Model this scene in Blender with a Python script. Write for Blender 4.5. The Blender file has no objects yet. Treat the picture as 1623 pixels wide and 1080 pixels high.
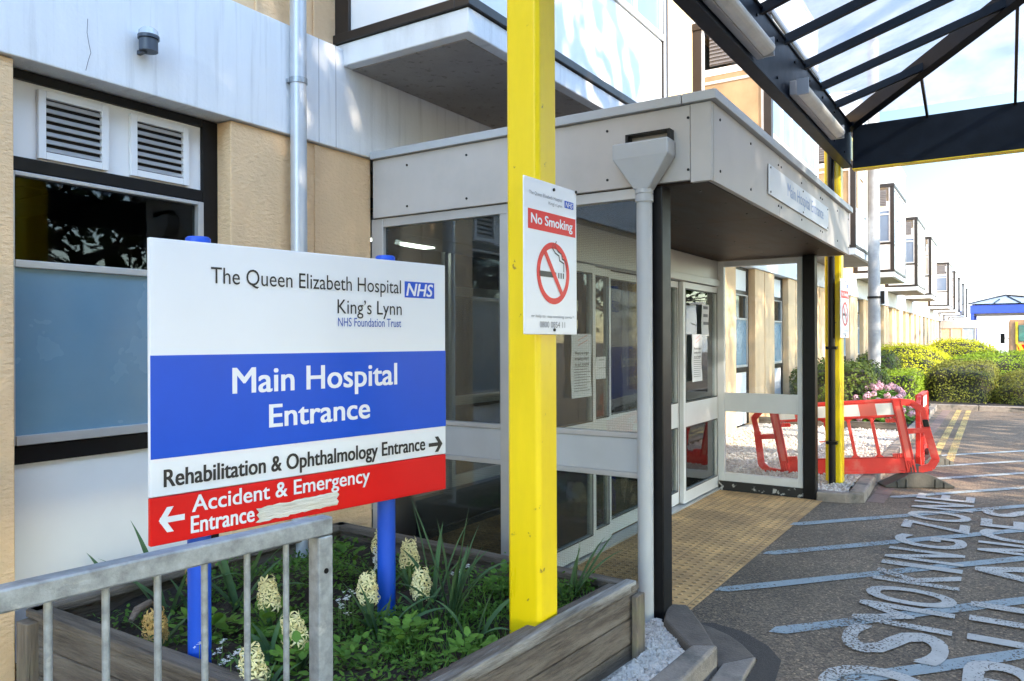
import bpy, bmesh, math, random
from mathutils import Vector, Matrix
R = math.radians
S = bpy.context.scene
COL = S.collection
random.seed(7)

# ------------------------------------------------------------------ camera
F_PX, YAW, PIT, ROL = 1205.6, R(32.813), R(0.037), R(-0.234)
CAM = Vector((0, 0, 1.6))
fw = Vector((math.cos(YAW)*math.cos(PIT), math.sin(YAW)*math.cos(PIT), math.sin(PIT)))
_r = Vector((math.sin(YAW), -math.cos(YAW), 0)); _u = _r.cross(fw)
rt = _r*math.cos(ROL) + _u*math.sin(ROL); up = -_r*math.sin(ROL) + _u*math.cos(ROL)
cam = bpy.data.cameras.new("camera"); camo = bpy.data.objects.new("camera", cam); COL.objects.link(camo)
cam.sensor_width = 36; cam.lens = 36*F_PX/1623; cam.clip_start = 0.05; cam.clip_end = 2000
M = Matrix((rt, up, -fw)).transposed().to_4x4(); M.translation = CAM
camo.matrix_world = M; S.camera = camo

def at(px, py, **k):            # photo pixel -> point on a world plane (site survey)
    d = fw + rt*((px-811.5)/F_PX) - up*((py-540)/F_PX)
    a, v = list(k.items())[0]; i = 'xyz'.index(a)
    return CAM + d*((v-CAM[i])/d[i])

# ------------------------------------------------------------------ light
SUN = Vector((-0.6, -1.6, 1.0)).normalized()
w = bpy.data.worlds.new("World"); S.world = w; w.use_nodes = True
nt = w.node_tree; bg = nt.nodes['Background']
sky = nt.nodes.new('ShaderNodeTexSky'); sky.sky_type = 'NISHITA'; sky.sun_disc = False
sky.sun_elevation = math.asin(SUN.z); sky.sun_rotation = math.atan2(SUN.x, SUN.y)
sky.air_density = 1.25; sky.dust_density = 0.15; sky.ozone_density = 1.4
# sky gain by direction: added fill on the sun's side, dimmed away from it
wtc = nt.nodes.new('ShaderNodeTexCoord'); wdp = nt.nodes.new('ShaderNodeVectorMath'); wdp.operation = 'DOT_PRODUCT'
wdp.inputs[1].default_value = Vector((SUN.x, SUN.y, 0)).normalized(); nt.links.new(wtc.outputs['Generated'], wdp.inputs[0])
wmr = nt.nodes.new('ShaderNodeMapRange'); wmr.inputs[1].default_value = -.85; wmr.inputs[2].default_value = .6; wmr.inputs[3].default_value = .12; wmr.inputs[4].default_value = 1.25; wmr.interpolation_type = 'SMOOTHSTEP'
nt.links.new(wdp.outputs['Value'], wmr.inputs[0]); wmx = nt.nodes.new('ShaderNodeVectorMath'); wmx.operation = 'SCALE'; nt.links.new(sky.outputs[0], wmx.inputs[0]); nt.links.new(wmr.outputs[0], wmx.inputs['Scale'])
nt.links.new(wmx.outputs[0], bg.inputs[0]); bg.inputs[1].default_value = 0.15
sl = bpy.data.lights.new("sun", 'SUN'); sl.energy = 2.1; sl.angle = R(0.5); sl.color = (1, 0.85, 0.66)
so = bpy.data.objects.new("sun", sl); COL.objects.link(so); so.rotation_euler = SUN.to_track_quat('Z', 'Y').to_euler()
so.location = (0, -10, 20)
S.view_settings.view_transform = 'Standard'; S.view_settings.look = 'None'; S.view_settings.gamma = 1
S.view_settings.exposure = 2.5
S.cycles.max_bounces = 8; S.cycles.transparent_max_bounces = 16

# ------------------------------------------------------------------ materials
def nodes(m):
    m.use_nodes = True; return m.node_tree.nodes, m.node_tree.links, m.node_tree.nodes['Principled BSDF']
def mat(name, col, rough=.6, metal=0, var=.12, vscale=6, stretch=(1,1,1), bump=0, bscale=60, bstretch=(1,1,1), col2=None, c2amt=.5, c2scale=3, c2sharp=.08, c2str=(1,1,1), emit=None, spec=.5):
    m = bpy.data.materials.new(name); n, l, p = nodes(m)
    p.inputs['Roughness'].default_value = rough; p.inputs['Metallic'].default_value = metal
    p.inputs['Specular IOR Level'].default_value = spec
    tc = n.new('ShaderNodeTexCoord')
    def noise(sc, st, det=5):
        mp = n.new('ShaderNodeMapping'); mp.inputs['Scale'].default_value = st; l.new(tc.outputs['Object'], mp.inputs[0])
        t = n.new('ShaderNodeTexNoise'); t.inputs['Scale'].default_value = sc; t.inputs['Detail'].default_value = det; t.inputs['Roughness'].default_value = .62
        l.new(mp.outputs[0], t.inputs[0]); return t
    t = noise(vscale, stretch)
    cr = n.new('ShaderNodeValToRGB'); cr.color_ramp.elements[0].position = .3; cr.color_ramp.elements[1].position = .7
    cr.color_ramp.elements[0].color = (*[max(0, c*(1-var)) for c in col], 1)
    cr.color_ramp.elements[1].color = (*[min(1, c*(1+var)) for c in col], 1)
    l.new(t.outputs[0], cr.inputs[0]); out = cr.outputs[0]
    if col2:
        t2 = noise(c2scale, c2str, 8); r2 = n.new('ShaderNodeMapRange'); r2.inputs[1].default_value = 1-c2amt-c2sharp; r2.inputs[2].default_value = 1-c2amt+c2sharp
        l.new(t2.outputs[0], r2.inputs[0])
        mx = n.new('ShaderNodeMix'); mx.data_type = 'RGBA'; l.new(r2.outputs[0], mx.inputs[0]); l.new(out, mx.inputs[6]); mx.inputs[7].default_value = (*col2, 1); out = mx.outputs[2]
    l.new(out, p.inputs['Base Color'])
    rr = n.new('ShaderNodeMapRange'); rr.inputs[3].default_value = max(0, rough-.1); rr.inputs[4].default_value = min(1, rough+.12)
    l.new(t.outputs[0], rr.inputs[0]); l.new(rr.outputs[0], p.inputs['Roughness'])
    if bump:
        tb = noise(bscale, bstretch, 4); b = n.new('ShaderNodeBump'); b.inputs['Strength'].default_value = min(1, bump); b.inputs['Distance'].default_value = .012*max(1, bump)
        l.new(tb.outputs[0], b.inputs['Height']); l.new(b.outputs[0], p.inputs['Normal'])
    if emit: p.inputs['Emission Color'].default_value = (*emit[0], 1); p.inputs['Emission Strength'].default_value = emit[1]
    return m
def glass_mat(name, tint=(.8,.85,.84), wire=False, haze=0.0, boost=.8, wavy=.03):
    m = bpy.data.materials.new(name); m.use_nodes = True; n = m.node_tree.nodes; l = m.node_tree.links; n.clear()
    o = n.new('ShaderNodeOutputMaterial'); tr = n.new('ShaderNodeBsdfTransparent'); tr.inputs[0].default_value = (*tint, 1)
    gl = n.new('ShaderNodeBsdfGlossy'); gl.inputs['Roughness'].default_value = .015; gl.inputs[0].default_value = (.95,.97,1,1)
    lw = n.new('ShaderNodeFresnel'); lw.inputs[0].default_value = 1.5
    mm = n.new('ShaderNodeMath'); mm.operation = 'MULTIPLY'; mm.use_clamp = True; mm.inputs[1].default_value = 1.7*boost; l.new(lw.outputs[0], mm.inputs[0])
    tcb = n.new('ShaderNodeTexCoord'); tb = n.new('ShaderNodeTexNoise'); tb.inputs['Scale'].default_value = 2.2; l.new(tcb.outputs['Object'], tb.inputs[0])
    bp = n.new('ShaderNodeBump'); bp.inputs['Strength'].default_value = wavy; bp.inputs['Distance'].default_value = .02; l.new(tb.outputs[0], bp.inputs['Height']); l.new(bp.outputs[0], gl.inputs['Normal'])
    mx = n.new('ShaderNodeMixShader'); l.new(mm.outputs[0], mx.inputs[0]); l.new(tr.outputs[0], mx.inputs[1]); l.new(gl.outputs[0], mx.inputs[2]); res = mx.outputs[0]
    if haze:
        d = n.new('ShaderNodeBsdfTranslucent'); d.inputs[0].default_value = (.8,.82,.85,1); d2 = n.new('ShaderNodeBsdfDiffuse'); d2.inputs[0].default_value = (.6,.62,.65,1)
        ad = n.new('ShaderNodeMixShader'); ad.inputs[0].default_value = .35; l.new(d.outputs[0], ad.inputs[1]); l.new(d2.outputs[0], ad.inputs[2])
        t = n.new('ShaderNodeTexNoise'); t.inputs['Scale'].default_value = 2.5; t.inputs['Detail'].default_value = 6; l.new(tcb.outputs['Object'], t.inputs[0])
        mr = n.new('ShaderNodeMapRange'); mr.inputs[1].default_value = .3; mr.inputs[2].default_value = .75; mr.inputs[3].default_value = haze*.6; mr.inputs[4].default_value = min(1, haze*1.5); l.new(t.outputs[0], mr.inputs[0])
        m2 = n.new('ShaderNodeMixShader'); l.new(mr.outputs[0], m2.inputs[0]); l.new(res, m2.inputs[1]); l.new(ad.outputs[0], m2.inputs[2]); res = m2.outputs[0]
    if wire:
        sp = n.new('ShaderNodeSeparateXYZ'); l.new(tcb.outputs['Object'], sp.inputs[0]); parts = []
        for k in (1, 2):
            a = n.new('ShaderNodeMath'); a.operation = 'MULTIPLY'; a.inputs[1].default_value = 1/.014; l.new(sp.outputs[k], a.inputs[0])
            f = n.new('ShaderNodeMath'); f.operation = 'FRACT'; l.new(a.outputs[0], f.inputs[0])
            c = n.new('ShaderNodeMath'); c.operation = 'LESS_THAN'; c.inputs[1].default_value = .07; l.new(f.outputs[0], c.inputs[0]); parts.append(c)
        mxx = n.new('ShaderNodeMath'); mxx.operation = 'MAXIMUM'; l.new(parts[0].outputs[0], mxx.inputs[0]); l.new(parts[1].outputs[0], mxx.inputs[1])
        dw = n.new('ShaderNodeBsdfDiffuse'); dw.inputs[0].default_value = (.25,.25,.25,1)
        m3 = n.new('ShaderNodeMixShader'); fm = n.new('ShaderNodeMath'); fm.operation = 'MULTIPLY'; fm.inputs[1].default_value = .27; l.new(mxx.outputs[0], fm.inputs[0]); l.new(fm.outputs[0], m3.inputs[0]); l.new(res, m3.inputs[1]); l.new(dw.outputs[0], m3.inputs[2]); res = m3.outputs[0]
    l.new(res, o.inputs[0]); return m
def paint_mat(name, col, wear=.45, rough=.7):       # worn road paint: holes where the wear noise is high
    m = mat(name, col, rough, var=.12, vscale=9, col2=(.3,.3,.29), c2amt=.33, c2scale=35, c2sharp=.1); n, l, p = nodes(m)
    tc = n.new('ShaderNodeTexCoord'); t = n.new('ShaderNodeTexNoise'); t.inputs['Scale'].default_value = 75; t.inputs['Detail'].default_value = 3; l.new(tc.outputs['Object'], t.inputs[0])
    t2 = n.new('ShaderNodeTexNoise'); t2.inputs['Scale'].default_value = 2.2; t2.inputs['Detail'].default_value = 2; l.new(tc.outputs['Object'], t2.inputs[0])
    a = n.new('ShaderNodeMath'); a.operation = 'MULTIPLY_ADD'; a.inputs[1].default_value = .55; l.new(t2.outputs[0], a.inputs[0]); l.new(t.outputs[0], a.inputs[2])
    mr = n.new('ShaderNodeMapRange'); mr.inputs[1].default_value = 1.1-wear+.03; mr.inputs[2].default_value = 1.1-wear-.03; l.new(a.outputs[0], mr.inputs[0]); l.new(mr.outputs[0], p.inputs['Alpha'])
    return m
def asphalt_mat():
    m = bpy.data.materials.new("asphalt"); n, l, p = nodes(m); p.inputs['Roughness'].default_value = .85
    tc = n.new('ShaderNodeTexCoord')
    v = n.new('ShaderNodeTexVoronoi'); v.inputs['Scale'].default_value = 95; l.new(tc.outputs['Object'], v.inputs[0])
    cr = n.new('ShaderNodeValToRGB'); e = cr.color_ramp.elements
    e[0].position = 0; e[0].color = (.075,.055,.038,1); e[1].position = 1; e[1].color = (.52,.36,.22,1)
    for pos, c in ((.45,(.135,.10,.070,1)),(.68,(.205,.152,.105,1)),(.85,(.29,.21,.135,1))):
        x = cr.color_ramp.elements.new(pos); x.color = c
    bw = n.new('ShaderNodeRGBToBW'); l.new(v.outputs['Color'], bw.inputs[0]); l.new(bw.outputs[0], cr.inputs[0])
    t = n.new('ShaderNodeTexNoise'); t.inputs['Scale'].default_value = .9; t.inputs['Detail'].default_value = 8; l.new(tc.outputs['Object'], t.inputs[0])
    mr = n.new('ShaderNodeMapRange'); mr.inputs[1].default_value = .3; mr.inputs[2].default_value = .7; mr.inputs[3].default_value = .62; mr.inputs[4].default_value = 1.4; l.new(t.outputs[0], mr.inputs[0])
    mx = n.new('ShaderNodeMix'); mx.data_type = 'RGBA'; mx.blend_type = 'MULTIPLY'; mx.inputs[0].default_value = 1; l.new(cr.outputs[0], mx.inputs[6]); l.new(mr.outputs[0], mx.inputs[7]); l.new(mx.outputs[2], p.inputs['Base Color'])
    b = n.new('ShaderNodeBump'); b.inputs['Strength'].default_value = .7; b.inputs['Distance'].default_value = .006; l.new(v.outputs['Distance'], b.inputs['Height']); l.new(b.outputs[0], p.inputs['Normal'])
    return m
def tactile_mat():
    m = bpy.data.materials.new("buff blister paving"); n, l, p = nodes(m); p.inputs['Roughness'].default_value = .8
    tc = n.new('ShaderNodeTexCoord'); sp = n.new('ShaderNodeSeparateXYZ'); l.new(tc.outputs['Object'], sp.inputs[0])
    def ma(op, a, b=None):
        x = n.new('ShaderNodeMath'); x.operation = op
        for i, q in enumerate((a, b)):
            if q is None: continue
            if isinstance(q, (int, float)): x.inputs[i].default_value = q
            else: l.new(q, x.inputs[i])
        return x.outputs[0]
    def cell(o, size): return ma('SUBTRACT', ma('FRACT', ma('DIVIDE', o, size)), .5)
    dx, dy = cell(sp.outputs[0], .067), cell(sp.outputs[1], .067)
    d = ma('SQRT', ma('ADD', ma('MULTIPLY', dx, dx), ma('MULTIPLY', dy, dy)))
    dome = n.new('ShaderNodeMapRange'); dome.inputs[1].default_value = .30; dome.inputs[2].default_value = .14; l.new(d, dome.inputs[0])
    top = n.new('ShaderNodeMapRange'); top.inputs[1].default_value = .17; top.inputs[2].default_value = .11; l.new(d, top.inputs[0])
    jx, jy = ma('ABSOLUTE', cell(sp.outputs[0], .4)), ma('ABSOLUTE', cell(sp.outputs[1], .4))
    j = ma('GREATER_THAN', ma('MAXIMUM', jx, jy), .492)
    t = n.new('ShaderNodeTexNoise'); t.inputs['Scale'].default_value = 2.5; t.inputs['Detail'].default_value = 9; t.inputs['Roughness'].default_value = .7; l.new(tc.outputs['Object'], t.inputs[0])
    cr = n.new('ShaderNodeValToRGB'); cr.color_ramp.elements[0].position = .35; cr.color_ramp.elements[1].position = .68
    cr.color_ramp.elements[0].color = (.42,.25,.11,1); cr.color_ramp.elements[1].color = (.82,.48,.19,1); l.new(t.outputs[0], cr.inputs[0])
    # a few slabs grubbier than the rest
    def snap(o): return ma('FLOOR', ma('ADD', ma('DIVIDE', o, .4), .5))
    cb = n.new('ShaderNodeCombineXYZ'); l.new(snap(sp.outputs[0]), cb.inputs[0]); l.new(snap(sp.outputs[1]), cb.inputs[1])
    wn = n.new('ShaderNodeTexWhiteNoise'); l.new(cb.outputs[0], wn.inputs[0])
    sr = n.new('ShaderNodeMapRange'); sr.inputs[3].default_value = .72; sr.inputs[4].default_value = 1.1; l.new(wn.outputs[0], sr.inputs[0])
    m0 = n.new('ShaderNodeMix'); m0.data_type = 'RGBA'; m0.blend_type = 'MULTIPLY'; m0.inputs[0].default_value = 1; l.new(cr.outputs[0], m0.inputs[6]); l.new(sr.outputs[0], m0.inputs[7])
    m1 = n.new('ShaderNodeMix'); m1.data_type = 'RGBA'; l.new(ma('MULTIPLY', top.outputs[0], .72), m1.inputs[0]); l.new(m0.outputs[2], m1.inputs[6]); m1.inputs[7].default_value = (.075,.06,.045,1)
    m2 = n.new('ShaderNodeMix'); m2.data_type = 'RGBA'; l.new(ma('MULTIPLY', j, .6), m2.inputs[0]); l.new(m1.outputs[2], m2.inputs[6]); m2.inputs[7].default_value = (.09,.07,.05,1)
    l.new(m2.outputs[2], p.inputs['Base Color'])
    b = n.new('ShaderNodeBump'); b.inputs['Strength'].default_value = .9; b.inputs['Distance'].default_value = .006; l.new(dome.outputs[0], b.inputs['Height']); l.new(b.outputs[0], p.inputs['Normal'])
    return m
def leaf_mat(name, c, var=.35, vs=9, trans=.3, rough=.5):
    m = mat(name, c, rough, var=var, vscale=vs, spec=.18); n, l, p = nodes(m)
    tl = n.new('ShaderNodeBsdfTranslucent'); mx = n.new('ShaderNodeMixShader'); mx.inputs[0].default_value = trans
    cr = p.inputs['Base Color'].links[0].from_socket; l.new(cr, tl.inputs[0])
    l.new(p.outputs[0], mx.inputs[1]); l.new(tl.outputs[0], mx.inputs[2]); l.new(mx.outputs[0], n['Material Output'].inputs[0]); return m

MT = {}
MT['band'] = mat('white painted concrete', (.74,.76,.78), .75, var=.05, vscale=2.5, stretch=(3,1,.4), bump=.25, bscale=45, col2=(.5,.51,.52), c2amt=.33, c2scale=2.6, c2sharp=.13, c2str=(5,1,.25))
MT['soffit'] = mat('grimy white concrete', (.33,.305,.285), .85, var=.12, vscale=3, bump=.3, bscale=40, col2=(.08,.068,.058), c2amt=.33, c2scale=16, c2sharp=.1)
MT['tan'] = mat('tan textured render', (.76,.53,.31), .88, var=.07, vscale=3, bump=.9, bscale=55, bstretch=(.5,.5,1), col2=(.62,.42,.235), c2amt=.36, c2scale=1.2, c2sharp=.2, c2str=(2,2,.4))
MT['white'] = mat('white panel', (.78,.79,.8), .35, var=.03, vscale=2)
MT['brown'] = mat('dark brown frame', (.020,.015,.013), .4, var=.2)
MT['black'] = mat('black paint', (.006,.006,.007), .35, var=.3, vscale=12, spec=.25)
MT['steel_dark'] = mat('dark navy steel paint', (.006,.010,.017), .4, var=.3, vscale=5, bump=.05, bscale=20, spec=.15)
MT['grey'] = mat('grey fascia panel', (.47,.435,.405), .5, var=.05, vscale=2, stretch=(1,1,.4), col2=(.33,.315,.3), c2amt=.3, c2scale=1.5, c2sharp=.25)
MT['greyblue'] = mat('grey upvc', (.41,.425,.44), .4, var=.05, vscale=4, col2=(.2,.2,.2), c2amt=.22, c2scale=14, c2sharp=.05)
MT['alu'] = mat('aluminium frame', (.46,.455,.45), .38, .35, var=.05)
MT['alu_white'] = mat('pale door frame', (.66,.67,.68), .35, .1, var=.04)
MT['plywood'] = mat('stained brown soffit board', (.034,.015,.006), .55, var=.8, vscale=3.5, stretch=(.6,2.5,1), col2=(.012,.009,.007), c2amt=.5, c2scale=1.8, c2sharp=.2, spec=.2)
MT['yellow'] = mat('yellow gloss paint', (.84,.61,.004), .3, var=.06, vscale=3, stretch=(3,3,.6), bump=.06, bscale=14, col2=(.34,.22,.03), c2amt=.32, c2scale=15, c2sharp=.015)
MT['blue'] = mat('blue post paint', (.008,.075,.52), .35, var=.06)
MT['sign_white'] = mat('sign white', (.76,.78,.82), .3, var=.02, vscale=1.5)
MT['sign_blue'] = mat('sign blue', (.003,.075,.56), .32, var=.03, spec=.3)
MT['sign_red'] = mat('sign red', (.70,.005,.006), .32, var=.03, spec=.3)
MT['ink'] = mat('black lettering', (.012,.012,.016), .4, var=.05)
MT['ink_blue'] = mat('blue lettering', (.02,.09,.42), .4, var=.05)
MT['ink_pale'] = mat('faded blue lettering', (.2,.29,.52), .5, var=.1)
MT['ink_grey'] = mat('grey print', (.18,.18,.2), .6, var=.05)
MT['paper'] = mat('white paper', (.76,.77,.79), .8, var=.02)
MT['tape'] = mat('crumpled cream tape', (.70,.67,.60), .5, var=.12, vscale=18, stretch=(.3,1,3), bump=.9, bscale=30, bstretch=(.3,1,3))
MT['galv'] = mat('galvanised steel', (.34,.375,.41), .4, .5, var=.3, vscale=28, bump=.1, bscale=80, col2=(.52,.55,.57), c2amt=.33, c2scale=20, c2sharp=.06)
MT['conduit'] = mat('grey metal pipe', (.5,.525,.56), .38, .3, var=.08, vscale=3)
def wood(name, axis, c=(.17,.13,.095), c2=(.30,.255,.205)):
    st = (1.2,14,14) if axis == 'x' else (14,1.2,14)
    return mat(name, c, .85, var=.5, vscale=7, stretch=st, bump=1.2, bscale=9, bstretch=st, col2=c2, c2amt=.46, c2scale=2.2, c2sharp=.13, c2str=[s*.5 for s in st])
MT['wood_x'] = wood('weathered timber', 'x', (.10,.078,.058), (.225,.19,.155)); MT['wood_y'] = wood('weathered timber across', 'y', (.09,.072,.055), (.19,.16,.13))
MT['wood_cap'] = wood('bleached timber', 'x', (.12,.10,.08), (.42,.41,.39))
MT['wood_z'] = mat('weathered timber post', (.15,.12,.09), .85, var=.35, vscale=3, stretch=(14,14,1.2), bump=.7, bscale=6, bstretch=(14,14,1.2), col2=(.17,.16,.09), c2amt=.4, c2scale=3)
MT['soil'] = mat('dark soil', (.028,.019,.013), .95, var=.5, vscale=30, bump=1.4, bscale=50, col2=(.07,.05,.035), c2amt=.36, c2scale=22)
MT['asphalt'] = asphalt_mat()
MT['tar'] = mat('fresh dark asphalt patch', (.06,.05,.043), .8, var=.3, vscale=60, bump=.6, bscale=150)
MT['tactile'] = tactile_mat()
MT['kerbstone'] = mat('concrete kerb', (.24,.205,.175), .88, var=.18, vscale=12, bump=.5, bscale=70, col2=(.1,.095,.085), c2amt=.42, c2scale=5, c2sharp=.1)
MT['kerb_dark'] = mat('dark concrete kerb', (.13,.105,.085), .85, var=.3, vscale=7, bump=.4, bscale=70)
MT['gutter'] = mat('pinkish paver', (.2,.135,.11), .85, var=.22, vscale=9, bump=.4, bscale=80)
MT['stone'] = mat('white gravel stone', (.62,.56,.50), .8, var=.25, vscale=18, col2=(.3,.25,.2), c2amt=.3, c2scale=12)
MT['stone_warm'] = mat('pale buff gravel', (.48,.43,.37), .85, var=.3, vscale=40, bump=1.2, bscale=55, col2=(.2,.17,.14), c2amt=.42, c2scale=34, c2sharp=.06)
MT['line_white'] = paint_mat('worn white road paint', (.48,.46,.43), .2)
MT['line_blue'] = paint_mat('worn blue road paint', (.30,.35,.37), .22)
MT['line_yellow'] = paint_mat('yellow road paint', (.55,.40,.14), .3)
MT['red'] = mat('red plastic', (.74,.035,.025), .42, var=.08, vscale=5, col2=(.72,.16,.12), c2amt=.36, c2scale=5, c2sharp=.1)
MT['red_shade'] = mat('red plastic edge with painted shade', (.42,.012,.01), .4, var=.1)  # shadow lines along the barrier edges, painted in as a darker red
MT['reflect_white'] = mat('white reflective strip', (.8,.79,.77), .4, var=.04)
MT['reflect_red'] = mat('red reflective strip', (.72,.13,.1), .4, var=.05)
MT['rubber'] = mat('grey black rubber foot', (.065,.062,.055), .75, var=.35, vscale=9, bump=.3, bscale=50)
MT['glass'] = glass_mat('window glass', (.55,.6,.62), wavy=.12, boost=.28)
MT['glass_clear'] = glass_mat('door glass', (.8,.84,.83))
MT['glass_wire'] = glass_mat('wired glass', (.72,.75,.74), wire=True)
MT['glass_roof'] = glass_mat('canopy glazing', (.80,.86,.96), haze=.5, boost=.1, wavy=0)
MT['glass_screen'] = glass_mat('clear screen glass', (.93,.95,.94), boost=.5)
MT['film'] = mat('blue window film', (.12,.235,.33), .25, var=.15, vscale=1.2, col2=(.17,.27,.34), c2amt=.42, c2scale=1.4, c2sharp=.2)
MT['pane_far'] = mat('reflective window pane', (.16,.22,.32), .06, var=.15, vscale=1, spec=1)
MT['pane_warm'] = mat('bay side pane', (.34,.24,.14), .06, var=.3, vscale=1.5, spec=.8)
MT['blind'] = mat('pale window blind', (.42,.40,.37), .2, var=.15, vscale=2, stretch=(14,1,1), spec=.8)
MT['vent'] = mat('grey vent', (.16,.155,.16), .5, var=.3, stretch=(1,1,30), vscale=4)
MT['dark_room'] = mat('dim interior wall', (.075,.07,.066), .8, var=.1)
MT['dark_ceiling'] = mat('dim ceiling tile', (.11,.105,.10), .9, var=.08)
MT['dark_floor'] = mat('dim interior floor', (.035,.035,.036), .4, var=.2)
MT['lamp_on'] = mat('lit ceiling panel', (.8,.82,.75), .5, emit=((.9,1,.85), 2.5))
MT['diffuser'] = mat('dirty tube light cover', (.80,.76,.66), .35, var=.12, vscale=6, col2=(.4,.3,.2), c2amt=.34, c2scale=5, c2sharp=.1, c2str=(.6,2,2))
MT['lamp_glass'] = mat('clear lamp lens', (.5,.55,.6), .12, .1, var=.2)
MT['leaf'] = leaf_mat('ground cover leaf', (.09,.19,.03)); MT['leaf2'] = leaf_mat('bright leaf', (.14,.28,.045))
MT['blade'] = leaf_mat('strap leaf', (.10,.19,.085), .3, 5); MT['petal'] = leaf_mat('cream petal', (.86,.80,.46), .1, 12, .25)
MT['petal_old'] = leaf_mat('fading cream petal', (.52,.36,.14), .3, 14, .2)
MT['petal_white'] = leaf_mat('white petal', (.8,.8,.78), .05); MT['petal_pink'] = leaf_mat('pink petal', (.66,.40,.47), .3, 14, .2)
MT['stalk'] = mat('pale green stalk', (.12,.2,.05), .5, var=.2); MT['driftwood'] = wood('dead wood', 'x', (.2,.14,.1), (.34,.27,.2))
MT['hedge_yellow'] = leaf_mat('golden hedge leaf', (.50,.50,.015), .3, 4, .15); MT['hedge_green'] = leaf_mat('green hedge leaf', (.22,.32,.018), .35, 5, .15)
MT['hedge_brown'] = leaf_mat('bronze hedge leaf', (.16,.165,.024), .35, 4, .12); MT['hedge_dark'] = leaf_mat('dark hedge leaf', (.085,.12,.018), .45, 5, .12)
MT['hedge_core'] = mat('hedge twigs', (.03,.028,.012), .9, var=.4, vscale=20)
MT['bark'] = mat('grey bark', (.09,.07,.055), .9, var=.3, vscale=8, stretch=(1,1,.3), bump=.6, bscale=20)
MT['tree_leaf'] = leaf_mat('tree leaf', (.035,.06,.015), .4, 2, .2)
MT['far_white'] = mat('far white cladding', (.78,.78,.78), .6, var=.03)
MT['far_glass'] = mat('far glazing', (.33,.38,.44), .15, var=.15, spec=.8)
MT['far_blue'] = mat('far blue steel', (.03,.07,.42), .4, var=.1)
MT['truck_tan'] = mat('tan truck body', (.36,.22,.13), .5, var=.15); MT['chevron_y'] = mat('yellow chevron', (.75,.58,.03), .4); MT['teal'] = mat('truck window', (.03,.2,.18), .1, var=.3, vscale=2)

# ------------------------------------------------------------------ mesh builder
class MB:
    def __init__(s): s.v = []; s.f = []; s.sm = []
    def add(s, vs, fs, smooth=False):
        b = len(s.v); s.v += [Vector(x) for x in vs]; s.f += [[b+i for i in f] for f in fs]; s.sm += [smooth]*len(fs); return s
    def box(s, x0, x1, y0, y1, z0, z1):
        return s.add([(x, y, z) for z in (z0, z1) for y in (y0, y1) for x in (x0, x1)], [(0,2,3,1),(4,5,7,6),(0,1,5,4),(2,6,7,3),(0,4,6,2),(1,3,7,5)])
    def obox(s, o, a, b, c):
        o, a, b, c = map(Vector, (o, a, b, c)); q = [o+a*i+b*j+c*k for k in (0,1) for j in (0,1) for i in (0,1)]
        fs = [(0,2,3,1),(4,5,7,6),(0,1,5,4),(2,6,7,3),(0,4,6,2),(1,3,7,5)]
        if a.cross(b).dot(c) < 0: fs = [f[::-1] for f in fs]
        return s.add(q, fs)
    def bar(s, p, q, wd, hd, upv=(0,0,1)):
        p, q = Vector(p), Vector(q); a = q-p; n = a.normalized(); side = n.cross(Vector(upv)).normalized(); u2 = side.cross(n)
        return s.obox(p-side*wd/2-u2*hd/2, a, side*wd, u2*hd)
    def quad(s, *p): return s.add(p, [tuple(range(len(p)))])
    def prism(s, poly, d):
        n = len(poly); d = Vector(d); P = [Vector(p) for p in poly]
        return s.add(P+[p+d for p in P], [tuple(range(n))[::-1], tuple(range(n, 2*n))]+[(i, (i+1)%n, n+(i+1)%n, n+i) for i in range(n)])
    def tube(s, path, rad, n=10, caps=True):
        P = [Vector(p) for p in path]; rs = rad if isinstance(rad, (list, tuple)) else [rad]*len(P); vs = []; fs = []
        ref = None
        for i, p in enumerate(P):
            t = (P[min(i+1, len(P)-1)]-P[max(i-1, 0)]).normalized()
            if ref is None: ref = t.orthogonal().normalized()
            ref = (ref-t*ref.dot(t)).normalized(); b = t.cross(ref)
            vs += [p+(ref*math.cos(2*math.pi*k/n)+b*math.sin(2*math.pi*k/n))*rs[i] for k in range(n)]
        for i in range(len(P)-1):
            fs += [(i*n+k, i*n+(k+1)%n, (i+1)*n+(k+1)%n, (i+1)*n+k) for k in range(n)]
        s.add(vs, fs, True)
        if caps: s.add(vs[:n], [tuple(range(n))[::-1]]); s.add(vs[-n:], [tuple(range(n))])
        return s
    def build(s, name, m, parent=None, org=None, bevel=0, local=False):
        o = Vector(org) if org is not None else Vector((0,0,0))
        if parent is not None and not local:
            p = parent
            while p is not None: o += p.location if p is not parent or True else 0; p = p.parent
        me = bpy.data.meshes.new(name); me.from_pydata([v-o for v in s.v], [], s.f)
        me.polygons.foreach_set('use_smooth', s.sm); me.validate(); me.update()
        ms = m if isinstance(m, (list, tuple)) else [m]
        for x in ms: me.materials.append(x)
        ob = bpy.data.objects.new(name, me); COL.objects.link(ob)
        if parent is not None: ob.parent = parent
        if org is not None: ob.location = org
        if bevel:
            b = ob.modifiers.new('bevel', 'BEVEL'); b.width = bevel; b.segments = 2; b.limit_method = 'ANGLE'
        return ob
def tag(o, label=None, cat=None, group=None, kind=None):
    for k, v in (('label', label), ('category', cat), ('group', group), ('kind', kind)):
        if v: o[k] = v
    return o
def thing(name, label, cat, loc=(0,0,0), rotz=0, group=None):
    o = bpy.data.objects.new(name, None); COL.objects.link(o); o.location = loc; o.rotation_euler = (0,0,rotz); o.empty_display_size = .1
    return tag(o, label, cat, group)
def struct(name, mb, m, **k): return tag(mb.build(name, m, **k), kind='structure')
def copy_tree(o, parent=None):
    c = o.copy(); COL.objects.link(c)
    if parent is not None: c.parent = parent
    for ch in list(o.children): copy_tree(ch, c)
    return c

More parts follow.
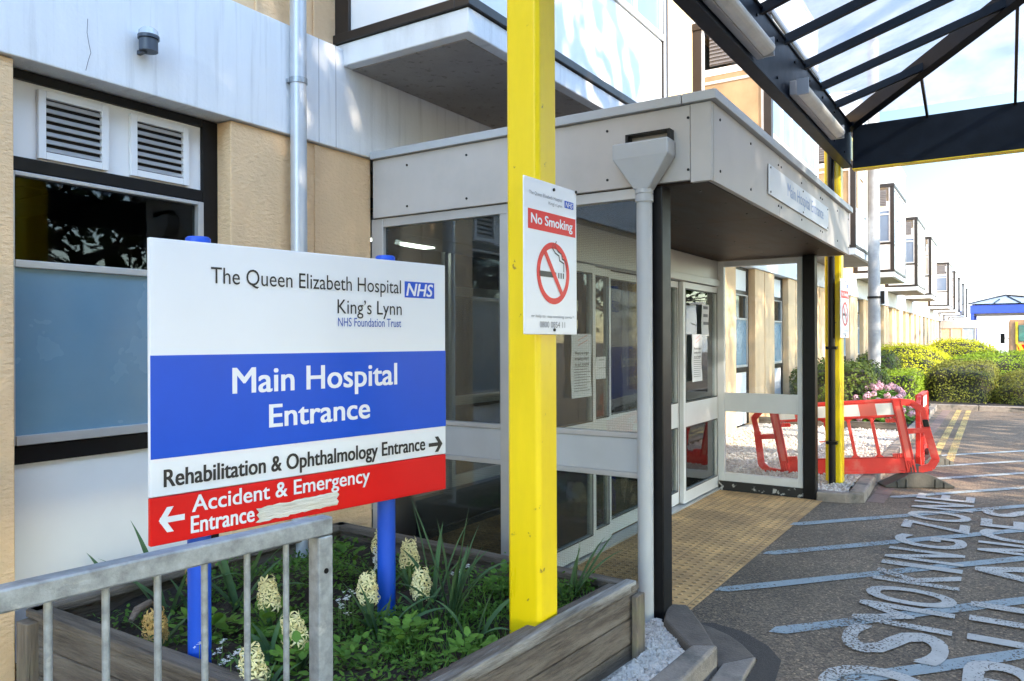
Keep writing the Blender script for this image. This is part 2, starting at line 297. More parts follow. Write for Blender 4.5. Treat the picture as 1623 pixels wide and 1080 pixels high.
def text_flat(txt, bold=0.0, shear=0.0, space=1.0):     # glyph outlines as a flat mesh, normalised to its bounding box
    cu = bpy.data.curves.new('t', 'FONT'); cu.body = txt; cu.size = 1; cu.offset = bold; cu.shear = shear; cu.space_character = space; cu.resolution_u = 4; cu.fill_mode = 'FRONT'
    o = bpy.data.objects.new('t', cu); COL.objects.link(o)
    me = bpy.data.meshes.new_from_object(o.evaluated_get(bpy.context.evaluated_depsgraph_get()))
    vs = [(v.co.x, v.co.y) for v in me.vertices]; fs = [tuple(p.vertices) for p in me.polygons]
    bpy.data.objects.remove(o); bpy.data.curves.remove(cu); bpy.data.meshes.remove(me)
    x0 = min(v[0] for v in vs); x1 = max(v[0] for v in vs); y0 = min(v[1] for v in vs); y1 = max(v[1] for v in vs)
    return [((x-x0)/(x1-x0), (y-y0)/(y1-y0)) for x, y in vs], fs
def text_words(txt, **k):         # the same outlines, one (verts, faces) pair per word
    vs, fs = text_flat(txt, **k); asp = None; iv = sorted((min(vs[i][0] for i in f), max(vs[i][0] for i in f), j) for j, f in enumerate(fs))
    nw = len(txt.split()); gaps = []; hi = iv[0][1]
    for a, b, j in iv: gaps.append((a-hi, a)); hi = max(hi, b)
    cuts = sorted(a for g_, a in sorted(gaps, reverse=True)[:nw-1]); out = [[] for _ in range(nw)]
    for a, b, j in iv: out[sum(a >= c for c in cuts)].append(fs[j])
    res = []
    for F in out:
        ids = sorted({i for f in F for i in f}); m_ = {i: n for n, i in enumerate(ids)}; res.append(([vs[i] for i in ids], [tuple(m_[i] for i in f) for f in F]))
    return res
def put_text(mb, txt, u0, u1, v0, v1, fn, bold=0, glyphs=None, **k):  # fit text into u0..u1, v0..v1 and map (u,v) -> 3D with fn
    vs, fs = glyphs or text_flat(txt, **k); e = bold*(v1-v0)*.55; u0 += e; u1 -= e; v0 += e*.5; v1 -= e*.5
    n = fn(0,0); a = Vector(fn(1,0))-Vector(n); b = Vector(fn(0,1))-Vector(n); nn = a.cross(b).normalized()
    for i, (du, dv) in enumerate([(-1,-.5),(1,.5),(-1,.5),(1,-.5),(0,0)] if bold else [(0,0)]):
        mb.add([Vector(fn(u0+x*(u1-u0)+du*e, v0+y*(v1-v0)+dv*e))+nn*(.00006*i) for x, y in vs], fs)
    return mb

# ================================================================== THE SETTING
WY = 3.75          # front plane of the building's piers
g = MB(); g.quad((-400,-400,0),(400,-400,0),(400,400,0),(-400,400,0)); struct('road', g, MT['asphalt'])
# paving inside the entrance
g = MB(); g.quad((4.13,1.56,.004),(8.02,1.50,.004),(8.02,3.9,.004),(4.13,3.9,.004)); struct('entrance_paving', g, MT['tactile'])
# gravel bed floor and planting bed soil beyond the porch
g = MB(); g.quad((8.12,1.33,.07),(14.2,1.36,.07),(14.2,3.9,.07),(8.12,3.9,.07)); struct('gravel_bed', g, MT['stone_warm'])
g = MB(); g.quad((14.25,1.36,.09),(19.9,1.36,.09),(19.9,-2.4,.09),(60,-2.4,.09),(60,3.9,.09),(14.25,3.9,.09)); struct('planting_bed', g, MT['soil'])
# kerbs: far bed
def kerb_run(pts, wdt, z0, z1, name, m, seg=.9):
    mb = MB()
    for a, b in zip(pts[:-1], pts[1:]):
        a, b = Vector((*a, 0)), Vector((*b, 0)); d = b-a; L = d.length; n = max(1, round(L/seg)); side = Vector((-d.y, d.x, 0)).normalized()*wdt
        for i in range(n):
            p = a+d*(i/n); q = d*((1/n)*(1-.006*n/L if L else 1))
            j = random.uniform(-.004, .004); mb.obox(p+Vector((0,0,z0)), q, side, (0,0,z1-z0+j))
    return struct(name, mb, m, bevel=.018)
kerb_run([(8.12,1.14),(9.0,1.17),(14.0,1.22),(19.73,1.25)], .14, -.05, .11, 'kerb', MT['kerbstone'])
kerb_run([(19.74,1.40),(19.95,-.5),(19.95,-2.6),(40,-2.6)], .14, -.05, .12, 'kerb', MT['kerbstone'])
mb = MB(); mb.prism([(7.98,1.56,-.03),(8.02,1.30,-.03),(8.11,1.14,-.03),(8.11,1.29,-.03),(8.1,1.56,-.03)], (0,0,.125)); struct('kerb', mb, MT['kerbstone'], bevel=.015)
mb = MB()
for i in range(24): mb.box(8.2+i*.48, 8.2+i*.48+.47, .98, 1.13, -.03, .003)
struct('gutter', mb, MT['gutter'])
# kerbs near the planter
mb = MB(); mb.prism([(4.10,1.60,-.04),(3.86,1.53,-.04),(3.585,1.285,-.04),(3.65,1.18,-.04),(3.9,1.33,-.04),(4.14,1.5,-.04)], (0,0,.15)); struct('kerb', mb, MT['kerb_dark'], bevel=.012)
mb = MB(); mb.prism([(3.575,1.275,-.04),(3.64,1.165,-.04),(2.9,1.18,-.04),(2.2,1.25,-.04),(2.2,1.37,-.04),(2.92,1.31,-.04)], (0,0,.165)); struct('kerb', mb, MT['kerbstone'], bevel=.015)
arc = [(4.14,1.49),(4.11,1.36),(4.05,1.24),(3.96,1.14),(3.84,1.045)]
mb = MB(); mb.prism([(x, y, -.02) for x, y in arc+[(3.62,1.16),(3.70,1.2),(3.9,1.335)]], (0,0,.045)); struct('kerb', mb, MT['kerb_dark'], bevel=.008)
mb = MB(); mb.prism([(3.83,1.035,-.02),(3.2,1.00,-.02),(2.4,1.05,-.02),(2.4,1.17,-.02),(3.2,1.13,-.02),(3.66,1.15,-.02)], (0,0,.05)); struct('kerb', mb, MT['kerbstone'], bevel=.008)
mb = MB(); mb.prism([(x+.0, y, .004) for x, y in [(4.14,1.49),(4.22,1.38),(4.18,1.2),(4.05,1.03),(3.9,.93),(3.5,.88),(2.6,.93),(2.6,1.04),(3.2,.99),(3.84,1.03),(3.97,1.13),(4.06,1.24),(4.11,1.36)]], (0,0,.002)); struct('tar_patch', mb, MT['tar'])

# ---- road markings
def sheet(name, pts, m, z=.006):
    mb = MB(); mb.quad(*[(x, y, z) for x, y in pts]); return struct(name, mb, m)
for k in range(9):         # blue hatching bars
    x0 = 6.889+(k-3)*1.045 if k >= 3 else [3.80, 4.31, 4.83][k] ; y0 = [.66, 1.03, 1.50][k] if k < 3 else 1.50
    if k == 3: x0, y0 = 5.84, 1.46
    if k >= 4: x0 = 6.87+(k-4)*1.05; y0 = 1.5
    if k >= 5: x0 += .66; y0 = .92
    sl_ = -.885; x1 = x0+(y0+1.9)/.885; hw = .05
    n = 14; P = []
    L = [(x0+(x1-x0)*i/n, y0+(-1.9-y0)*i/n) for i in range(n+1)]
    a = [(x+hw*.66+random.uniform(-.006,.006), y+hw*.75) for x, y in L]; b = [(x-hw*.66+random.uniform(-.006,.006), y-hw*.75) for x, y in L]
    sheet('road_marking', [(x0-.06, y0+.05)]+b+a[::-1], MT['line_blue'], .006)
for yy, off in ((.59,0),(.775,0)):
    sheet('road_marking', [(11.3,yy-.05),(20.3,yy+.0),(20.3,yy+.1),(11.3,yy+.05)], MT['line_yellow'], .008)
def road_text(letters, y0, y1):
    for ch, xa, xb in letters:
        mb = MB(); put_text(mb, ch, xa, xb, y0, y1, lambda u, v: (u, v, .010), bold=.045); struct('road_marking', mb, MT['line_white'])
road_text([('N',3.0,3.46),('O',3.55,4.06),('S',4.22,4.66),('M',4.70,5.08),('O',5.12,5.46),('K',5.56,5.90),('I',5.98,6.08),('N',6.17,6.50),('G',6.60,6.98),
           ('Z',7.22,7.55),('O',7.62,8.02),('N',8.14,8.5),('E',8.62,8.92)], .235, .735)
road_text([('M',3.4,3.95),('B',4.1,4.48),('U',4.70,5.12),('L',5.30,5.62),('A',5.85,6.52),('N',6.72,7.05),('C',7.12,7.52),('E',7.62,7.95),('S',8.1,8.5)], -.40, .165)

# ================================================================== HOSPITAL BUILDING
bld = thing('hospital_building', 'long two storey hospital with tan piers, white band and projecting white bay windows', 'building', (3.0, 3.75, 0))
piers = [(.2,1.67),(2.82,3.98),(8.24,9.0),(11.35,12.75)]+[(13.93+2.55*i, 15.3+2.55*i) for i in range(19)]
mb = MB()
for a, b in piers: mb.box(a, b, WY, WY+.3, 0, 2.885)
mb.box(-6, .2, WY, WY+.3, 0, 2.885)
mb.box(9.0, 11.35, WY+.03, WY+.3, 0, 2.885)
# raised joint strips on the piers
for a, b in piers:
    mb.box((a+b)/2-.055 if a != 2.82 else 3.45, (a+b)/2 if a != 2.82 else 3.50, WY-.012, WY, 0, 2.88)
mb.box(-6, 64, WY+.32, WY+.5, 2.6, 2.885)
mb.build('wall', MT['tan'], bld, bevel=.012)
mb = MB(); mb.box(-6, 64, WY-.03, WY+.4, 2.89, 3.57); mb.box(-6, 64, WY+.05, WY+.4, 7.0, 7.2); mb.build('concrete_band', MT['band'], bld, bevel=.006)
mb = MB(); cp = [at(a, b, y=WY-.0305) for a, b in ((139,30),(138,52),(141,70),(144,84),(140,96),(136,112))]
for a, b in zip(cp[:-1], cp[1:]): mb.bar(a, b, .0025, .0012, (0,1,0))
mb.build('crack', MT['ink_grey'], bld)
for x in (3.47, 3.62): mb = MB(); mb.box(x-.0015, x+.0015, WY-.031, WY-.02, 2.892, 3.568); mb.build('joint', MT['ink_grey'], bld)
mb = MB(); mb.box(-6, 64, WY+.05, WY+.35, 3.575, 6.99)
for x in [3.04, 3.5]+[8.2+7.15*k for k in range(8)]: mb.box(x-.012, x+.012, WY+.035, WY+.05, 3.58, 6.98)
mb.build('upper_wall', MT['tan'], bld, bevel=.006)
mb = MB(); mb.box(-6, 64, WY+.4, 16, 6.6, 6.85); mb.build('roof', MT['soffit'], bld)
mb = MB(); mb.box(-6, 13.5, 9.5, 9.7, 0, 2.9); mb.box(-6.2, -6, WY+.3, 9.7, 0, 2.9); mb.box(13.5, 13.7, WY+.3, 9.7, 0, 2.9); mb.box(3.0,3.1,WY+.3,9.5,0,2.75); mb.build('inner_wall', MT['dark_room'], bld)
for x0, x1 in ((4.3,5.4),(5.45,6.5),(6.55,7.6),(7.65,8.9)):
    mb = MB(); y = 5.0; mb.box(x0,x0+.06,y,y+.05,.02,2.55); mb.box(x1-.06,x1,y,y+.05,.02,2.55); mb.box(x0+.06,x1-.06,y,y+.05,2.1,2.2); mb.box(x0+.06,x1-.06,y,y+.05,.9,1.0); mb.box(x0+.06,x1-.06,y,y+.05,.02,.14); so_ = mb.build('lobby_screen', MT['alu'], bld)
    mb = MB(); mb.box(x0+.06,x1-.06,y+.02,y+.026,.14,2.55); mb.build('pane', MT['glass_clear'], so_)
mb = MB(); mb.box(5.0,5.25,6.3,6.55,.02,2.58); mb.box(6.8,8.6,7.0,7.1,.02,2.1); mb.box(4.7,6.6,8.2,8.6,.02,1.05); mb.box(8.9,9.15,5.4,5.65,.02,2.58); mb.build('lobby_partition', MT['dark_room'], bld)
mb = MB()
for i in range(24):
    for j in range(9): mb.box(-1+.6*i, -1+.6*i+.585, WY+.32+.6*j, WY+.32+.6*j+.585, 2.6, 2.62)
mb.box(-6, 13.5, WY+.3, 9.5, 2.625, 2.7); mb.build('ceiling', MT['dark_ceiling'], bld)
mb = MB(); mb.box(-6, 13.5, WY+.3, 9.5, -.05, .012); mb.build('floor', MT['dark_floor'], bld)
for px, py in ((622,391),(790,426),(745,459)):
    p = at(px, py, z=2.59); m_ = MB(); m_.box(p.x-.55, p.x+.35, p.y-.28, p.y+.28, 2.585, 2.598); m_.build('ceiling_panel_light', MT['lamp_on'], bld)

# --- ground floor windows
def gf_window(x0, x1, louvres, frame_m=MT['black']):
    YW = WY+.12
    f = MB()
    f.box(x0, x0+.035, YW, YW+.07, .1, 2.885); f.box(x1-.10, x1, YW, YW+.07, .1, 2.885)
    f.box(x0+.035, x1-.1, YW, YW+.07, 2.84, 2.885); f.box(x0+.035, x1-.1, YW, YW+.07, 2.41, 2.475); f.box(x0+.035, x1-.1, YW, YW+.07, 1.03, 1.115)
    fo = f.build('window', frame_m, bld, bevel=.004)
    a = MB(); xa, xb = x0+.035, x1-.1
    a.box(xa, xa+.018, YW-.01, YW+.05, 1.12, 2.405); a.box(xb-.035, xb, YW-.01, YW+.05, 1.12, 2.405); a.box(xa+.018, xb-.035, YW-.01, YW+.05, 2.385, 2.405)
    a.box(xa+.018, xb-.035, YW-.012, YW+.05, 1.955, 1.99); a.box(xa+.018, xb-.035, YW-.02, YW+.05, 1.12, 1.165); a.build('sash_frame', MT['alu'], fo, bevel=.003)
    q = MB(); q.box(xa+.018, xb-.035, YW+.025, YW+.031, 1.99, 2.385); q.build('pane', MT['glass'], fo)
    q = MB(); q.box(xa+.018, xb-.035, YW+.01, YW+.02, 1.165, 1.955); q.build('film_pane', MT['film'], fo)
    for za, zb, dd in ((.1,1.03,.05),(2.475,2.84,.04)):
        q = MB(); q.box(xa, xb, YW+.02, YW+dd, za, zb); q.build('white_panel', MT['white'], fo, bevel=.003)
    for lx in louvres:
        l = MB(); z0, z1 = 2.485, 2.815; t = .035
        l.box(lx, lx+t, YW-.005, YW+.019, z0, z1); l.box(lx+.34-t, lx+.34, YW-.005, YW+.019, z0, z1); l.box(lx+t, lx+.34-t, YW-.005, YW+.019, z0, z0+t); l.box(lx+t, lx+.34-t, YW-.005, YW+.019, z1-t, z1)
        lo = l.build('louvre', MT['white'], fo, bevel=.002)
        s = MB()
        for k in range(7):
            z = z0+t+.006+k*.0375; s.obox((lx+t, YW-.004, z), (.34-2*t,0,0), (0,.016,.022), (0,.004,-.003))
        s.build('slat', MT['alu'], fo)
        s = MB(); s.box(lx+t, lx+.34-t, YW+.0165, YW+.0192, z0+t, z1-t); s.build('louvre_back', MT['black'], fo)
    return fo
gf_window(1.67, 2.82, [1.83, 2.29])
w0 = gf_window(12.75, 13.93, [])
for k in range(1, 19):
    c = copy_tree(w0, bld); c.location.x += 2.55*k

# --- projecting bays
def bay():
    X0, X1, Y0 = 3.69, 6.92, 2.68; YB = WY+.05
    b = MB()                                  # white infill panels
    b.box(X0+.02, X0+.06, Y0+.10, YB-.13, 3.68, 4.43); b.box(X0+.10, X1-.10, Y0+.02, Y0+.06, 3.67, 4.43); b.box(X1-.06, X1-.02, Y0+.1, YB-.05, 3.68, 4.43)
    b.box(X0+.02, X0+.05, Y0+.10, YB-.13, 5.42, 5.52)
    o = b.build('bay_window', MT['white'], bld, bevel=.003)
    s = MB(); s.box(X0+.0, X1, Y0+.0, WY+.1, 3.455, 3.605); s.build('slab', MT['band'], o, bevel=.008)
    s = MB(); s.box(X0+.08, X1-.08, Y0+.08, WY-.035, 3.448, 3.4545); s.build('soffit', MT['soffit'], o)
    f = MB()
    f.box(X0-.02, X1+.02, Y0-.02, Y0+.09, 3.61, 3.67); f.box(X0-.02, X0+.09, Y0+.09, YB, 3.61, 3.67); f.box(X1-.09, X1+.02, Y0+.09, YB, 3.61, 3.67)
    f.box(X0-.005, X0+.10, Y0-.005, Y0+.10, 3.67, 6.12); f.box(X0, X0+.07, YB-.13, YB, 3.67, 6.12); f.box(X1-.10, X1+.005, Y0-.005, Y0+.10, 3.67, 6.12)
    f.box(X0-.02, X1+.02, Y0-.02, Y0+.1, 6.12, 6.22); f.box(X0-.02, X0+.09, Y0+.1, YB, 6.12, 6.22)
    f.box(X0+.005, X0+.07, Y0+.10, YB-.13, 4.43, 4.49)
    f.build('frame', MT['brown'], o, bevel=.004)
    a = MB(); n = 5; xs = [X0+.10+(X1-X0-.2)*i/n for i in range(n+1)]
    a.box(xs[0], xs[-1], Y0+.0, Y0+.06, 4.43, 4.49); a.box(xs[0], xs[-1], Y0+.01, Y0+.06, 6.07, 6.12)
    for x in xs: a.box(max(xs[0], x-.02), min(xs[-1], x+.02), Y0+.008, Y0+.06, 4.49, 6.07)
    for i in (1, 3): a.box(xs[i]+.02, xs[i+1]-.02, Y0+.004, Y0+.06, 5.25, 5.29)
    a.box(X1-.10, X1-.055, Y0-.008, Y0+.0, 3.68, 6.1)
    for y in (Y0+.10, YB-.17): a.box(X0+.012, X0+.05, y, y+.04, 4.49, 6.12)
    a.box(X0+.012, X0+.05, Y0+.14, YB-.17, 5.3, 5.34); a.box(X0+.012, X0+.05, Y0+.14, YB-.17, 4.49, 4.53)
    a.build('sash_frame', MT['alu_white'], o, bevel=.003)
    q = MB(); q.box(xs[0], xs[-1], Y0+.03, Y0+.038, 4.49, 6.07); q.build('front_pane', MT['pane_far'], o)
    q = MB(); q.box(X0+.026, X0+.032, Y0+.14, YB-.17, 4.53, 5.3); q.box(X0+.026, X0+.032, Y0+.14, YB-.17, 5.34, 5.42); q.build('side_pane', MT['pane_warm'], o)
    q = MB(); q.box(X0+.02, X0+.03, Y0+.2, YB-.25, 5.56, 6.05)
    for k in range(9): q.obox((X0+.005, Y0+.2, 5.58+k*.052), (.016,0,.02), (0,YB-.25-Y0-.2,0), (0,0,.004))
    q.build('vent', MT['vent'], o)
    q = MB(); q.box(X0, X1, Y0, WY+.1, 6.225, 6.98); q.box(X0-.02, X1+.02, Y0-.02, WY+.1, 6.985, 7.03); q.build('parapet', MT['white'], o, bevel=.01)
    q = MB(); q.box(X0+.07, X1-.06, Y0+.3, WY+.06, 3.61, 3.63); q.box(X0+.07, X1-.06, WY+.03, WY+.045, 3.63, 6.1); q.build('room_lining', MT['dark_room'], o)
    return o
b0 = bay()
for x in (10.8, 17.95, 25.0, 32.4, 39.0, 52.6, 59.6, 66.2, 73.3, 80.6):
    c = copy_tree(b0, bld); c.location.x += x-3.69
    for ch in c.children:
        if ch.name.startswith(('front_pane','side_pane')): ch.material_slots[0].link = 'OBJECT'; ch.material_slots[0].material = MT[random.choice(['pane_far','pane_warm','blind','pane_far'])]
mb = MB(); mb.box(64, 100, WY+.1, 16, 0, 7.0); mb.build('far_wing_wall', MT['band'], bld)

# ================================================================== ENTRANCE PORCH
por = thing('entrance_porch', 'flat roofed entrance porch with grey fascia, glazed sides and sliding doors', 'porch', (3.965, 2.5, 0))
FX0, FX1, FY0 = 3.965, 8.27, 1.29
mb = MB(); mb.box(FX0, FX0+.03, FY0+.12, WY-.035, 2.465, 2.87); mb.box(FX0-.004, FX0+.03, FY0+.003, FY0+.117, 2.45, 2.87); mb.build('side_fascia', MT['grey'], por, bevel=.003)
mb = MB(); s_ = [FX0+.033, 5.42, 6.86, FX1]
for a, b in zip(s_[:-1], s_[1:]): mb.box(a, b-.004, FY0, FY0+.03, 2.45, 2.87)
mb.box(FX1-.03, FX1-.001, FY0+.033, WY-.04, 2.45, 2.87); mb.build('front_fascia', MT['grey'], por, bevel=.003)
mb = MB(); mb.box(FX0-.03, FX0+.2, 1.45, WY-.035, 2.873, 2.925); mb.box(FX0-.03, FX0+.2, FY0-.03, 1.445, 2.873, 2.925); mb.box(FX0+.2, FX1+.03, FY0-.03, FY0+.2, 2.873, 2.925); mb.box(FX1-.17, FX1+.03, FY0+.2, WY-.035, 2.873, 2.925)
mb.build('coping', MT['greyblue'], por, bevel=.004)
mb = MB(); mb.box(FX0+.2, FX1-.17, FY0+.2, WY-.035, 2.84, 2.9); mb.build('roof_deck', MT['kerb_dark'], por)
mb = MB()
for a, b in ((FX0+.035, 5.4),(5.403, 6.83),(6.833, FX1-.035)): mb.box(a, b, FY0+.035, 2.565, 2.45, 2.468)
mb.build('soffit', MT['plywood'], por)
def screw(p, d, r):
    mb = MB(); mb.tube([Vector(p)-Vector(d)*.3, Vector(p)+Vector(d)], r, 6); mb.build('screw', MT['black'], por)
for i in range(9):
    for j in range(3): screw((FX0+.25+i*.47, FY0+.15+j*.5, 2.45), (0,0,-.004), .007)
for z in (2.8, 2.52):
    for y in (1.42, 1.9, 2.4, 2.9, 3.4): screw((FX0, y, z), (-.005,0,0), .008)
    for x in (4.1, 4.7, 5.38, 5.46, 6.1, 6.82, 6.9, 7.6, 8.2): screw((x, FY0, z), (0,-.005,0), .008)
mb = MB(); mb.box(FX0, FX0+.13, 1.57, 1.67, 0, 2.45); mb.build('corner_post', MT['black'], por, bevel=.006)
mb = MB(); mb.box(8.01, 8.13, 1.57, 1.69, 0, 2.45); mb.build('corner_post', MT['black'], por, bevel=.006)
# left glazed side
GX = FX0+.02
mb = MB()
mb.box(GX, GX+.06, 3.64, WY-.002, .0, 2.46); mb.box(GX, GX+.06, 2.595, 2.66, .0, 2.40); mb.box(GX, GX+.06, 1.672, 1.70, .0, 2.40); mb.box(GX, GX+.06, 1.672, 3.638, 2.40, 2.46)
for a, b in ((2.662,3.638),(1.702,2.593)):
    mb.box(GX+.005, GX+.055, a, b, 1.045, 1.075); mb.box(GX+.005, GX+.055, a, b, .82, .85); mb.box(GX+.005, GX+.055, a, b, .05, .2)
mb.build('side_frame', MT['alu'], por, bevel=.003)
mb = MB()
for a, b in ((2.662,3.638),(1.702,2.593)): mb.box(GX+.012, GX+.05, a, b, .852, 1.043)
mb.build('side_panel', MT['greyblue'], por)
for a, b in ((2.662,3.638),(1.702,2.593)):
    for z0, z1 in ((1.077,2.398),(.202,.818)):
        q = MB(); q.box(GX+.028, GX+.034, a, b, z0, z1); q.build('wired_pane', MT['glass_wire'], por)
# door wall
DY = 2.57
mb = MB(); mb.box(4.06, 8.12, DY, DY+.08, 2.17, 2.445); mb.box(4.06, 8.12, DY-.03, DY, 2.17, 2.24); mb.build('door_header', MT['alu'], por, bevel=.004)
mb = MB(); mb.box(4.06, 8.1, DY-.03, DY+.1, .006, .022); mb.build('threshold', MT['alu'], por)
def leaf(x0, x1, y, st=.06):
    f = MB(); a, b = x0+st, x1-st
    f.box(x0, a, y, y+.045, .03, 2.165); f.box(b, x1, y, y+.045, .03, 2.165); f.box(a, b, y, y+.045, .03, .15); f.box(a, b, y, y+.045, 2.10, 2.165); f.box(a, b, y, y+.045, .76, 1.0)
    o = f.build('door_leaf', MT['alu_white'], por, bevel=.004)
    for z0, z1 in ((.15,.76),(1.0,2.10)):
        q = MB(); q.box(a, b, y+.02, y+.026, z0, z1); q.build('pane', MT['glass_clear'], o)
        t = MB()
        for u0, u1 in ((a-.004, a+.006), (b-.006, b+.004)): t.box(u0, u1, y-.002, y, z0, z1)
        t.box(a, b, y-.002, y, z0-.004, z0+.006); t.box(a, b, y-.002, y, z1-.006, z1+.004); t.build('gasket', MT['black'], o)
    return o
leaf(5.54, 6.59, DY+.10, .05); leaf(4.08, 5.15, DY); leaf(5.12, 5.52, DY+.05, .045); leaf(6.6, 7.03, DY+.05, .045); leaf(7.02, 8.09, DY)
mb = MB(); mb.box(8.05, 8.11, 2.50, 2.565, .1, 2.44); mb.box(8.05, 8.11, 1.70, 1.75, .1, 2.44); mb.box(8.05, 8.11, 1.75, 2.5, 2.38, 2.44); mb.box(8.05, 8.11, 1.75, 2.5, .1, .185); mb.build('screen_frame', MT['alu_white'], por, bevel=.003)
mb = MB(); mb.box(8.055, 8.105, 1.75, 2.5, .84, 1.04); mb.build('screen_panel', MT['alu_white'], por, bevel=.004)
for z0, z1 in ((1.04,2.38),(.185,.84)):
    q = MB(); q.box(8.078, 8.084, 1.75, 2.5, z0, z1); q.build('screen_pane', MT['glass_screen'], por)
mb = MB(); mb.box(8.13, 8.2, 2.66, WY+.28, .0, 2.84); mb.build('side_wall', MT['dark_room'], por)
mb = MB(); mb.box(8.04, 8.12, 1.69, 2.56, .0, .098); mb.build('plinth', mat('peeling black plinth', (.015,.015,.015), .6, col2=(.45,.45,.43), c2amt=.38, c2scale=14, c2sharp=.03), por)
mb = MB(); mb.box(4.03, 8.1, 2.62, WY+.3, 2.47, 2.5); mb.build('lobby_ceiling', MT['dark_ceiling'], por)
# faded sign on the fascia
t = thing('fascia_sign', 'faded white nameplate lettered Main Hospital Entrance on the front of the grey porch fascia', 'sign', (5.09, FY0-.004, 2.555))
mb = MB(); mb.box(5.09, 7.11, FY0-.012, FY0-.004, 2.555, 2.755); mb.build('plate', mat('faded nameplate', (.66,.67,.69), .45, var=.04), t, bevel=.003)
for g_ in text_words('Main Hospital Entrance'): mb = MB(); put_text(mb, '', 5.60, 6.88, 2.592, 2.715, lambda u, v: (u, FY0-.0132, v), glyphs=g_); mb.build('lettering', MT['ink_pale'], t)
for x in (5.13,6.1,7.07):
    for z in (2.575,2.735): mb = MB(); mb.tube([(x,FY0-.012,z),(x,FY0-.016,z)], .007, 8); mb.build('screw', MT['black'], t)
# notices stuck on the doors
def notice(x0, z0, wd, ht, y, label, rows, heavy, name='paper_notice', words=None):
    t = thing(name, label, 'notice', (x0+wd/2, y, z0))
    mb = MB(); n = 8
    for i in range(n):
        za, zb = z0+ht*i/n, z0+ht*(i+1)/n; wv = lambda z: -.003-.004*math.sin(z*17)
        mb.add([(x0,y+wv(za),za),(x0+wd,y-.001+wv(za),za),(x0+wd,y-.001+wv(zb),zb),(x0,y+wv(zb),zb)], [(0,1,2,3)], True)
    mb.build('sheet', MT['paper'], t)
    mb = MB()
    if words:
        h = .030
        for i, s in enumerate(words): put_text(mb, s, x0+.04, x0+wd-.05, z0+ht*.66-i*.04, z0+ht*.66-i*.04+h, lambda u, v: (u, y-.0105, v), bold=.03)
        if heavy: mb.build('heading', MT['ink'], t); mb = MB()
        for a, b, c, d in ((.06,.88,.32,.885),(.06,.80,.32,.805)):      # tilted stamp outline
            mb.obox((x0+.09, y-.0108, z0+ht*b+.005), (wd-.16,0,.04), (0,.0003,0), (0,0,.004))
        mb.build('stamp', MT['reflect_red'], t); mb = MB()
    for i in range(rows):
        z = z0+ht*(.48-.42*i/rows) if words else z0+ht*(.85-.75*i/rows)
        mb.box(x0+.03, x0+wd*random.uniform(.7,.92), y-.0108, y-.0105, z, z+.005 if not (heavy and not words) else z+.03)
    mb.build('print_line', MT['ink_grey'], t); return t
notice(4.745, 1.19, .31, .46, DY-.004, 'visitor notice on the left door leaf beside the yellow post', 10, True, words=['We are no longer','accepting visitors','to our hospital'])
notice(7.235, 1.19, .29, .47, DY-.004, 'visitor notice low on the right hand door leaf beyond the black post', 10, True, words=['We are no longer','accepting visitors','to our hospital'])
notice(7.525, 1.645, .22, .32, DY-.004, 'small timetable sheet with three dark rows high on the right hand door', 3, True)
notice(5.24, 1.305, .17, .17, DY+.046, 'small white sticker on the narrow pane left of the downpipe', 2, False)
notice(6.67, 1.29, .13, .17, DY+.046, 'small white sticker on the narrow door pane right of the black post', 2, False)

# ------------------------------------------------------------------ rainwater pipes, wall lamp
t = thing('rainwater_pipe', 'pale grey downpipe with tapered hopper head at the porch corner', 'downpipe', (3.905, 1.652, 0))
mb = MB(); mb.tube([(3.91,1.652,.0),(3.91,1.652,2.42)], .043, 20); mb.build('pipe', MT['greyblue'], t)
for z0, z1 in ((0,.07),(2.36,2.40),(2.405,2.43)): mb = MB(); mb.tube([(3.91,1.652,z0),(3.91,1.652,z1)], .05, 20); mb.build('collar', MT['greyblue'], t, bevel=.003)
ring = lambda y0, y1, x0, x1, z: [(x0,y0,z),(x1,y0,z),(x1,y1,z),(x0,y1,z)]
mb = MB(); A = ring(1.612,1.695,3.868,3.953,2.425)+ring(1.49,1.815,3.845,3.962,2.60)+ring(1.49,1.815,3.845,3.962,2.685)
mb.add(A, [(0,3,2,1),(0,1,5,4),(1,2,6,5),(2,3,7,6),(3,0,4,7),(4,5,9,8),(5,6,10,9),(6,7,11,10),(7,4,8,11),(8,9,10,11)]); mb.build('hopper', MT['greyblue'], t, bevel=.008)
mb = MB(); mb.box(3.9,3.962,1.50,1.76,2.686,2.695); mb.box(3.9,3.962,1.50,1.515,2.695,2.735); mb.box(3.9,3.962,1.745,1.76,2.695,2.735); mb.box(3.9,3.962,1.50,1.76,2.735,2.743); mb.build('spout_lining', MT['black'], t)
t = thing('rainwater_pipe', 'tall grey metal pipe running up the tan pier and white band', 'downpipe', (3.25, 3.66, 0))
mb = MB(); mb.tube([(3.255,3.67,.02),(3.255,3.67,4.9)], .05, 20); mb.build('pipe', MT['conduit'], t)
for z in (.9, 3.20): mb = MB(); mb.tube([(3.255,3.67,z),(3.255,3.67,z+.035)], .055, 20); mb.box(3.20,3.31,3.69,3.72,z+.005,z+.03); mb.build('bracket', MT['galv'], t)
t = thing('wall_lamp', 'small dark round lamp with clear top on the white band', 'lamp', (2.255, 3.715, 3.08))
mb = MB(); mb.tube([(2.262,3.66,3.085),(2.262,3.66,3.145)], .045, 20); mb.tube([(2.262,3.66,3.148),(2.262,3.66,3.165)], .052, 20); mb.box(2.235,2.255,3.66,3.72,3.075,3.095); mb.build('base', mat('dark grey lamp body', (.05,.065,.09), .4), t)
mb = MB(); mb.tube([(2.262,3.66,3.166),(2.262,3.66,3.19),(2.262,3.66,3.205)], [.048,.046,.03], 20); mb.build('lens', MT['lamp_glass'], t)

